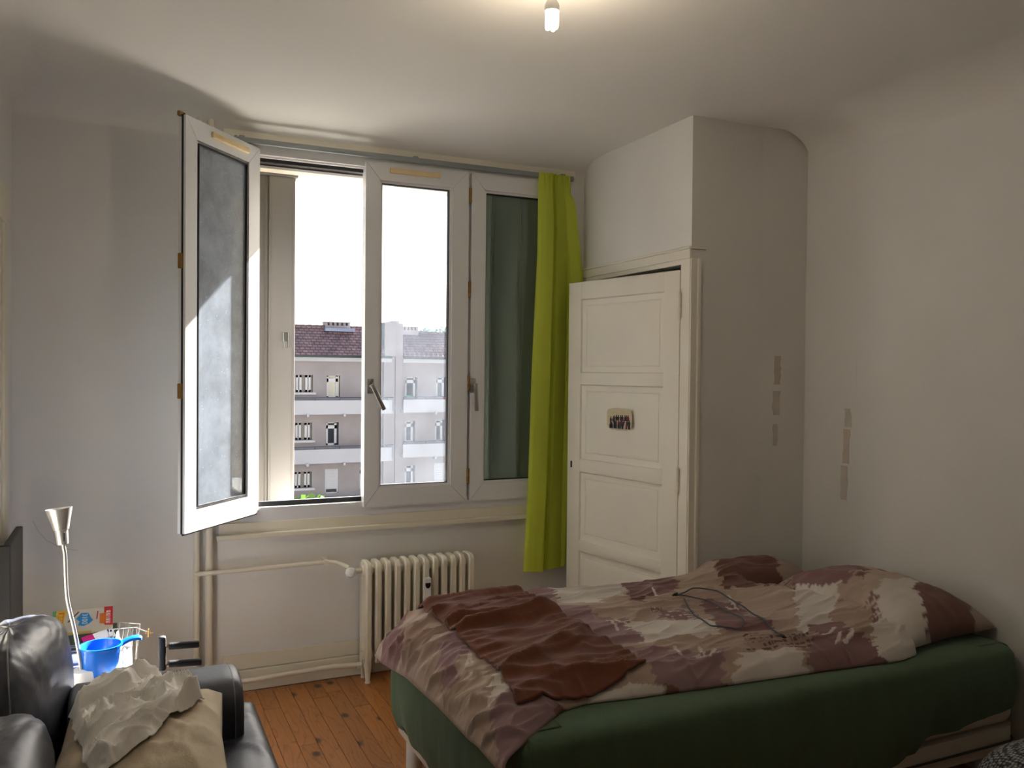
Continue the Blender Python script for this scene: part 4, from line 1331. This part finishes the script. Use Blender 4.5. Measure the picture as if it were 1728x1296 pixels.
fd = np.clip(ridge(wu*5, wv*15, 75), 0, 1)**1.3*.042 + np.clip(ridge(wu*9, wv*34, 77), 0, 1)**1.5*.026 + np.clip(ridge(wu*12+1.7*fbm(x_*5, y_*5, 83), wv*52, 79), 0, 1)**1.6*.012
ee = np.clip(rr/.10, 0, 1)
G[..., 2] = zz+.006+fd*(.25+.75*ee)+.022*np.clip(rr/.5, 0, 1)
G[..., 0] = x_ + .006*fbm(x_*40, y_*40, 81)*(1-ee)
ts = MB().grid(G.tolist(), True).build('t_shirt', M_tee, None, True, fix=False)
tag(ts, 'crumpled pale grey t-shirt lying on the beige pillow', 'clothing')
md = ts.modifiers.new('thickness', 'SOLIDIFY'); md.thickness = .004; md.offset = 1
sm = ts.modifiers.new('smooth', 'SMOOTH'); sm.iterations = 2; sm.factor = .5

# ---- cable on the duvet
cbt = thing('charging_cable', 'thin grey looped charging cable lying on the duvet', 'cable', (0, 0, 0))
def cabpts(L_):
    L_ = [(p[0], p[1]+.09) for p in L_]
    zs_ = np.array([hz(p[0], p[1]) for p in L_])
    zp = np.pad(zs_, 6, mode='edge')
    zm = np.max([zp[k:k+len(zs_)] for k in range(13)], axis=0)
    zm = np.convolve(np.pad(zm, 4, mode='edge'), np.ones(9)/9, 'valid')
    return [(p[0], p[1], z_+.003) for p, z_ in zip(L_, zm)]
CAB1 = crv([(1.885, 2.50), (1.98, 2.535), (2.06, 2.47), (2.05, 2.30), (1.985, 2.13), (1.965, 2.03)], 120)
CAB2 = crv([(1.885, 2.50), (1.95, 2.45), (1.97, 2.33), (1.93, 2.18), (1.86, 2.12), (1.80, 2.17), (1.80, 2.24), (1.84, 2.36), (1.90, 2.47)], 140)
MB().tube(cabpts(CAB1), .0028, 6).build('cord', M_cable, cbt, True)
MB().tube(cabpts(CAB2), .0028, 6).build('cord', M_cable, cbt, True)
for p, q in ((CAB1[0], CAB1[2]), (CAB1[-1], CAB1[-4])):
    p = (p[0], p[1]+.09); q = (q[0], q[1]+.09)
    a = Vector((p[0], p[1], hz(p[0], p[1])+.010)); d = (Vector((p[0]-q[0], p[1]-q[1], 0))).normalized()
    MB().tube([a-d*.005, a+d*.014], .0055, 8).tube([a+d*.014, a+d*.024], .0035, 6).build('plug', M_black, cbt)

# knitted cushion at the lower right, beside the bed
kc = MB()
P = sup((2.50, 1.45, .19), (.27, .25, .19), (.6, .6), 90, 60, .01, 3)
kc.grid(P, True)
kno = NT('knitted_wool')
tc = kno.n('ShaderNodeTexCoord'); mp = kno.n('ShaderNodeMapping'); mp.inputs['Scale'].default_value = (1, 1, 1)
kno.l(tc.outputs['Object'], mp.inputs[0])
vo = kno.n('ShaderNodeTexVoronoi'); vo.inputs['Scale'].default_value = 95; vo.inputs['Randomness'].default_value = .35
kno.l(mp.outputs[0], vo.inputs['Vector'])
rp_ = kno.n('ShaderNodeValToRGB'); rp_.color_ramp.elements[0].color = (*lin((188, 190, 194)), 1); rp_.color_ramp.elements[1].color = (*lin((60, 62, 66)), 1)
rp_.color_ramp.elements[0].position = .25; rp_.color_ramp.elements[1].position = .6
kno.l(vo.outputs['Distance'], rp_.inputs[0]); kno.l(rp_.outputs[0], kno.b.inputs['Base Color'])
bb = kno.n('ShaderNodeBump'); bb.invert = True; bb.inputs['Strength'].default_value = .8; bb.inputs['Distance'].default_value = .006
kno.l(vo.outputs['Distance'], bb.inputs['Height']); kno.l(bb.outputs[0], kno.b.inputs['Normal'])
kno.b.inputs['Roughness'].default_value = .9
tag(kc.build('knitted_cushion', kno.m, None, True), 'grey knitted floor cushion, only its corner showing beside the bed', 'cushion')

# ================================================================== OUTSIDE
M_fac = mat('grey_render', (143, 138, 143), .9, var=.09, scale=.9, bump=.1, bscale=3)
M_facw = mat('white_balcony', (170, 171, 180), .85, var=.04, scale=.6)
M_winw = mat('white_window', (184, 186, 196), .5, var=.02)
M_glassd = mat('dark_window_glass', (54, 58, 66), .1, var=.2, scale=1)
M_glassl = mat('curtained_window_glass', (190, 188, 176), .25, var=.1, scale=1)
M_glassm = mat('grey_window_glass', (112, 108, 106), .3, var=.1, scale=1)
M_gut = mat('green_gutter', (30, 60, 58), .5)
M_zinc = mat('zinc_flashing', (128, 138, 166), .5, .2)
M_rail2 = mat('dark_railing', (50, 54, 74), .5)
M_roof = None
N = NT('roof_tiles')
tc = N.n('ShaderNodeTexCoord'); oi_ = N.n('ShaderNodeTexNoise'); oi_.inputs['Scale'].default_value = .35; oi_.inputs['Detail'].default_value = 3
N.l(tc.outputs['Object'], oi_.inputs['Vector'])
vo = N.n('ShaderNodeTexVoronoi'); vo.inputs['Scale'].default_value = 3.4; vo.inputs['Randomness'].default_value = .1
N.l(tc.outputs['Object'], vo.inputs['Vector'])
rp_ = N.n('ShaderNodeValToRGB'); e_ = rp_.color_ramp.elements
e_[0].color = (*lin((98, 86, 98)), 1); e_[1].color = (*lin((130, 108, 114)), 1); e_[0].position = .35; e_[1].position = .65
N.l(oi_.outputs[0], rp_.inputs[0])
hs = N.n('ShaderNodeHueSaturation'); mr = N.n('ShaderNodeMapRange'); mr.inputs[3].default_value = .75; mr.inputs[4].default_value = 1.3
sx = N.n('ShaderNodeSeparateColor'); N.l(vo.outputs['Color'], sx.inputs[0]); N.l(sx.outputs[0], mr.inputs[0]); N.l(mr.outputs[0], hs.inputs['Value'])
bk = N.n('ShaderNodeTexBrick'); bk.inputs['Scale'].default_value = 1.0
bk.inputs['Brick Width'].default_value = .30; bk.inputs['Row Height'].default_value = .16; bk.inputs['Mortar Size'].default_value = .028
bk.inputs['Color1'].default_value = (1, 1, 1, 1); bk.inputs['Color2'].default_value = (.78, .78, .8, 1); bk.inputs['Mortar'].default_value = (.35, .33, .36, 1)
sep = N.n('ShaderNodeSeparateXYZ'); cbm = N.n('ShaderNodeCombineXYZ')
N.l(tc.outputs['Object'], sep.inputs[0]); N.l(sep.outputs[0], cbm.inputs[0]); N.l(sep.outputs[2], cbm.inputs[1]); N.l(cbm.outputs[0], bk.inputs['Vector'])
mlt = N.n('ShaderNodeMix', data_type='RGBA', blend_type='MULTIPLY'); mlt.inputs['Factor'].default_value = 1
N.l(rp_.outputs[0], hs.inputs['Color']); N.l(hs.outputs[0], mlt.inputs['A']); N.l(bk.outputs['Color'], mlt.inputs['B'])
N.l(mlt.outputs['Result'], N.b.inputs['Base Color']); N.b.inputs['Roughness'].default_value = .8
M_roof = N.m

gd = MB().box(-80, 120, YO+.3, 200, -11.2, -11).build('ground', mat('asphalt', (84, 84, 84), .95, var=.1, scale=.3)); struct(gd)
# own building's outer face
struct(MB().box(-12, WX0-.001, YO, YO+.05, -11, 6).box(WX1+.001, 14, YO, YO+.05, -11, 6).box(WX0-.001, WX1+.001, YO, YO+.05, -11, .70).box(WX0-.001, WX1+.001, YO, YO+.05, WZ1-.005, 6).build('wall_outside', M_soffit))

FY = 49.0
bld = thing('apartment_building', 'grey rendered apartment block with white balconies across the street', 'building', (0, FY, 0))
def P_x(px): return (8.899+(px-497)*(18.313-8.899)/260.0)
def P_z(py): return .52-(py-650)*.0341
def X_(px): return P_x(px)
FZ0 = -11
# wall with recesses: built as a front slab with holes left by stacking strips
opens = []   # px rects (x0,x1,y0,y1,type)
L_ = [(499, 526, 633, 662, 'win'), (548, 569.5, 634, 672, 'door_l'), (606, 628, 634, 672, 'door_l'),
      (498.5, 525, 714, 743, 'win'), (547.5, 568, 714, 753, 'door_d'), (604.5, 626, 713, 753, 'door_d'),
      (498, 525, 797, 824, 'win'), (546, 568, 794, 836, 'shut'), (603, 625, 793, 834, 'door_d'),
      (679.5, 701, 636, 673, 'door_d'), (734.5, 752.5, 635, 673, 'door_d'), (679.5, 697.5, 714, 752, 'door_d'),
      (733, 750, 713, 752, 'door_d'), (680, 698, 793, 834, 'door_d'), (732, 752, 791, 834, 'shut')]
# repeats either side of what the window shows, same bay rhythm
for (x0, x1, k) in ((440, 461, 'door_d'), (385, 406, 'door_d'), (790, 811, 'door_d'), (848, 869, 'door_d')):
    for (y0, y1) in ((634, 672), (714, 753), (794, 835)):
        L_.append((x0, x1, y0, y1, k))
for (x0, x1) in ((385, 406), (440, 461), (499, 526), (548, 569), (606, 628), (680, 698), (734, 752)):
    L_.append((x0, x1, 876, 914, 'door_d'))
rects = [(X_(a), X_(b_), P_z(d), P_z(c), k) for a, b_, c, d, k in L_]
xs = sorted(set([X_(330), X_(930)] + [r[0] for r in rects] + [r[1] for r in rects]))
zs = sorted(set([FZ0, P_z(602)] + [r[2] for r in rects] + [r[3] for r in rects]))
wb_ = MB()
for i in range(len(xs)-1):
    cx = (xs[i]+xs[i+1])/2
    run = None
    for j in range(len(zs)-1):
        cz = (zs[j]+zs[j+1])/2
        hole = any(r[0] < cx < r[1] and r[2] < cz < r[3] for r in rects)
        if hole:
            if run is not None: wb_.box(xs[i], xs[i+1], 0, .35, run, zs[j]); run = None
        elif run is None: run = zs[j]
    if run is not None: wb_.box(xs[i], xs[i+1], 0, .35, run, zs[-1])
wb_.box(xs[0], xs[-1], .34, 3, FZ0, P_z(602))
wb_.build('facade_wall', M_fac, bld)
for (x0, x1, z0, z1, k) in rects:
    f = MB(); t = .10
    if k == 'win':
        t = .13
        xm0, xm1 = x0+(x1-x0)*.36, x0+(x1-x0)*.58
        for a, c in ((x0+.03, xm0), (xm1, x1-.1)):
            f.box(a, a+t, .14, .24, z0, z1).box(c-t, c, .14, .24, z0, z1).box(a, c, .14, .24, z0, z0+t).box(a, c, .14, .24, z1-t, z1)
        f.box(x0-.15, x1+.15, -.15, .2, z0-.14, z0-.02)
        w_o = f.build('window', M_winw, bld)
        MB().box(x0, x1, .25, .28, z0, z1).build('pane', M_glassm, w_o)
    elif k == 'shut':
        n = 12
        for q in range(n):
            za = z0+.25+(z1-z0-.25)*q/n; zb = z0+.25+(z1-z0-.25)*(q+1)/n
            f.box(x0+.06, x1-.06, .10+.01*(q % 2), .2, za, zb-.01)
        f.box(x0, x0+.08, .08, .3, z0, z1).box(x1-.08, x1, .08, .3, z0, z1).box(x0, x1, .08, .3, z0-.05, z0+.06)
        w_o = f.build('roller_shutter', M_winw, bld)
        MB().box(x0+.05, x1-.05, .25, .28, z0, z1).build('pane', M_glassd, w_o)
    else:
        tr_ = z1-(z1-z0)*.20
        f.box(x0, x0+.13, .12, .25, z0, z1).box(x1-.13-.1, x1-.1, .12, .25, z0, z1).box(x0, x1-.1, .12, .25, tr_-.1, tr_+.1).box(x0, x1-.1, .12, .25, z1-.05, z1).box(x0, x1-.1, .12, .25, z0, z0+.1)
        w_o = f.build('balcony_door', M_winw, bld)
        MB().box(x0, x1, .26, .29, z0, z1).build('pane', M_glassl if k == 'door_l' else M_glassd, w_o)
# cornice, gutter
for a, b_, y0, y1, nm in ((330, 652, 603, 609.5, 'cornice'), (672, 930, 603.5, 610, 'cornice')):
    MB().box(X_(a), X_(b_), -.5, .1, P_z(y1), P_z(y0)).build(nm, M_facw, bld)
    MB().box(X_(a), X_(b_), -.62, -.45, P_z(603), P_z(600.5)).build('gutter', M_gut, bld)
# balconies: parapet, slab, rail
for (a, b_, y0, y1) in ((330, 650.5, 675, 698.5), (667.5, 930, 674.5, 697), (330, 650.5, 757, 780.5), (667.5, 930, 752.5, 775.5), (330, 650.5, 842, 866), (667.5, 930, 840, 864)):
    x0, x1, z1, z0 = X_(a), X_(b_), P_z(y0), P_z(y1)
    # curved ends
    pts = [(x0, -1.1), (x1-.25, -1.1), (x1-.08, -1.02), (x1, -.85), (x1, 0), (x1-.12, 0), (x1-.12, -.8), (x1-.3, -.98), (x0, -.98)]
    pr_b = MB().prism(pts, z0, z1, 'z').box(x0, x1, -1.0, 0, z0, z0+.15).build('balcony', M_facw, bld)
    ry = P_z(y0-4.6)
    rl = MB().box(x0, x1, -1.06, -1.02, ry-.025, ry+.025)
    xx = x0
    while xx < x1:
        rl.box(xx, xx+.03, -1.06, -1.02, z1, ry); xx += 1.4
    rl.build('railing', M_rail2, pr_b)
    sp_o = MB()
    for q in range(5):
        xx = x0+(x1-x0)*(.2+.18*q)
        sp_o.box(xx, xx+.12, -1.35, -1.0, z0-.12, z0+.03)
    sp_o.build('drain_spout', M_facw, pr_b)
# roof planes
RZ0, RZ1, RY = P_z(600), 3.93, 1.15
def roof(px0, px1, hip_l=0, hip_r=0, dz=0):
    x0, x1 = X_(px0), X_(px1)
    vs = [(x0, -.5, RZ0+.02), (x1, -.5, RZ0+.02), (x1, RY, RZ1+dz), (x0, RY, RZ1+dz), (x1, 2*RY+.5, RZ0), (x0, 2*RY+.5, RZ0)]
    rows_ = 15
    b = MB()
    # stepped tile courses
    for k in range(rows_):
        a, c = k/rows_, (k+1)/rows_
        ya, yb = -.5+(RY+.5)*a, -.5+(RY+.5)*c; za, zb = RZ0+(RZ1+dz-RZ0)*a, RZ0+(RZ1+dz-RZ0)*c
        b.add([(x0, ya, za+.05), (x1, ya, za+.05), (x1, yb, zb+.01), (x0, yb, zb+.01), (x0, ya, za), (x1, ya, za)], [(0, 1, 2, 3), (4, 5, 1, 0)])
    b.add([(x0, RY, RZ1+dz), (x1, RY, RZ1+dz), (x1, 2*RY+.5, RZ0), (x0, 2*RY+.5, RZ0)], [(0, 1, 2, 3)])
    b.add([(x0, -.5, RZ0), (x0, RY, RZ1+dz), (x0, 2*RY+.5, RZ0)], [(0, 1, 2)]).add([(x1, -.5, RZ0), (x1, RY, RZ1+dz), (x1, 2*RY+.5, RZ0)], [(0, 1, 2)])
    o = b.build('roof', M_roof, bld, fix=False)
    rr_ = MB()
    xx = x0
    while xx < x1:
        rr_.tube([(xx, RY, RZ1+dz+.02), (min(xx+.42, x1), RY, RZ1+dz+.05)], .1, 6); xx += .4
    rr_.build('ridge_tiles', M_roof, o)
    rb = MB()
    xx = x0
    while xx < x1:
        rb.add([(xx, -.5, RZ0+.04), (xx+.10, -.5, RZ0+.07), (xx+.2, -.5, RZ0+.04), (xx, RY, RZ1+dz+.0), (xx+.10, RY, RZ1+dz+.03), (xx+.2, RY, RZ1+dz)], [(0, 1, 4, 3), (1, 2, 5, 4)]); xx += .3
    q = rb.build('tile_ribs', M_roof, o, fix=False); q['kind'] = 'stuff'
roof(330, 652); roof(672, 930, dz=-.2)
# stair tower pilaster between the two wings
tw = MB().box(X_(640), X_(672), -.35, .4, FZ0, P_z(541)).box(X_(640), X_(659), -.5, 4, P_z(600), P_z(540))
tw.box(X_(640), X_(672), .3, 3, P_z(605), P_z(543))
two = tw.build('stair_tower', M_fac, bld)
MB().box(X_(658.6), X_(659.4), -.40, -.34, FZ0, P_z(545)).build('downpipe', M_rail2, two)
# chimneys
def chimney(a, b_, ytop, ybase, n, Y0, flash):
    k = (FY+Y0)/FY
    def cx(px): return X_(px)*k
    def cz(py): return 1.45+(P_z(py)-1.45)*k
    c = MB().box(cx(a), cx(b_), Y0, Y0+.9, cz(ybase), cz(ytop+6.2))
    for q in range(n):
        xx = cx(a)+(cx(b_)-cx(a)-.12)*q/(n-1)
        c.box(xx, xx+.14, Y0+.1, Y0+.8, cz(ytop+6.4), cz(ytop+1))
        c.box(xx-.06, xx+.20, Y0+.05, Y0+.85, cz(ytop+1), cz(ytop))
    co_ = c.build('chimney', M_fac, bld)
    if flash:
        MB().box(cx(a-2), cx(b_+6), Y0-.35, Y0+.3, cz(ybase+.5), cz(ybase-5)).build('flashing', M_zinc, co_)
chimney(545.5, 585.5, 541.5, 557.5, 6, .9, True)
chimney(674, 702, 545.5, 560, 5, .9, False)
MB().box(X_(655), X_(667), -.2, 1.0, P_z(541), P_z(536.5)).build('tower_cap', M_fac, two)
MB().bbox(X_(675), X_(683), -.85, -.5, P_z(671.5), P_z(668), .05).build('planter', mat('green_plastic', (60, 190, 120), .5), bld)
MB().bbox(X_(741), X_(753), -.85, -.5, P_z(675), P_z(671), .05).build('planter', mat('red_plastic', (196, 90, 80), .5), bld)

# trees
def leaf_mat(name, c):
    N = NT(name)
    N.b.inputs['Base Color'].default_value = (*lin(c), 1); N.b.inputs['Roughness'].default_value = .6
    oi = N.n('ShaderNodeTexNoise'); oi.inputs['Scale'].default_value = 1.4
    tc = N.n('ShaderNodeTexCoord'); N.l(tc.outputs['Object'], oi.inputs['Vector'])
    hs = N.n('ShaderNodeHueSaturation'); hs.inputs['Color'].default_value = (*lin(c), 1)
    mr = N.n('ShaderNodeMapRange'); mr.inputs[3].default_value = .6; mr.inputs[4].default_value = 1.4
    N.l(oi.outputs[0], mr.inputs[0]); N.l(mr.outputs[0], hs.inputs['Value']); N.l(hs.outputs[0], N.b.inputs['Base Color'])
    tl = N.n('ShaderNodeBsdfTranslucent'); N.l(hs.outputs[0], tl.inputs[0])
    mx = N.n('ShaderNodeMixShader'); mx.inputs[0].default_value = .4
    N.l(N.b.outputs[0], mx.inputs[1]); N.l(tl.outputs[0], mx.inputs[2]); N.l(mx.outputs[0], N.out.inputs[0])
    return N.m
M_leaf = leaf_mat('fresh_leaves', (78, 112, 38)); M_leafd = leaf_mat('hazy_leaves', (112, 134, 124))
M_bark = mat('bark', (80, 66, 52), .9, var=.2, scale=5)
def tree(x, y, ztop, zbase, r, nleaf, ls, label, m, seed, grp=None):
    rn = random.Random(seed)
    t = thing('tree', label, 'tree', (x, y, zbase), 0, grp)
    h = ztop-zbase
    MB().tube([(0, 0, 0), (.05, 0, h*.4), (0, .1, h*.75)], [r*.09, r*.06, r*.03], 8).build('trunk', M_bark, t)
    b = MB()
    blobs = [(rn.gauss(0, .45)*r, rn.gauss(0, .45)*r, h-r*.9+rn.gauss(0, .35)*r, r*rn.uniform(.35, .55)) for _ in range(14)]
    for _ in range(nleaf):
        bx, by, bz, br = blobs[rn.randrange(14)]
        d = Vector((rn.gauss(0, 1), rn.gauss(0, 1), rn.gauss(0, 1))).normalized()*br*rn.uniform(.7, 1.05)
        p = Vector((bx, by, min(bz, h-br))) + d
        a = Vector((rn.gauss(0, 1), rn.gauss(0, 1), rn.gauss(0, .6))).normalized()*ls
        c = a.orthogonal().normalized()*ls*.45
        q = p+a
        b.add([p, p+a*.5+c, q, p+a*.5-c], [(0, 1, 2, 3)])
    o = b.build('foliage', m, t, fix=False); o['kind'] = 'stuff'
    return t
tree(6.2, 30, -3.2, -11, 2.2, 9000, .28, 'bright green tree top just above the window sill', M_leaf, 3)
for i, (px, py, Y_, r, lab) in enumerate(((722, 548, 112, 2.6, 'hazy distant tree nearest the chimney above the right roof'), (738, 543, 122, 2.9, 'hazy distant tree above the right roof, middle one'), (755, 540, 132, 3.3, 'tallest hazy distant tree at the right pane edge'))):
    k = Y_/FY
    tree(X_(px)*k, Y_, 1.45+(P_z(py)-1.45)*k, -6, r, 4000, .5, lab, M_leafd, 10+i, 'distant trees on the hill')
hl = MB()
P = [[(-40+10*i, 105+8*j, -11+ (12.0*math.sin(j/5*math.pi/2)+1.5*math.sin(i*.9))*(1 if j else 0)) for j in range(6)] for i in range(18)]
hl.grid(P)
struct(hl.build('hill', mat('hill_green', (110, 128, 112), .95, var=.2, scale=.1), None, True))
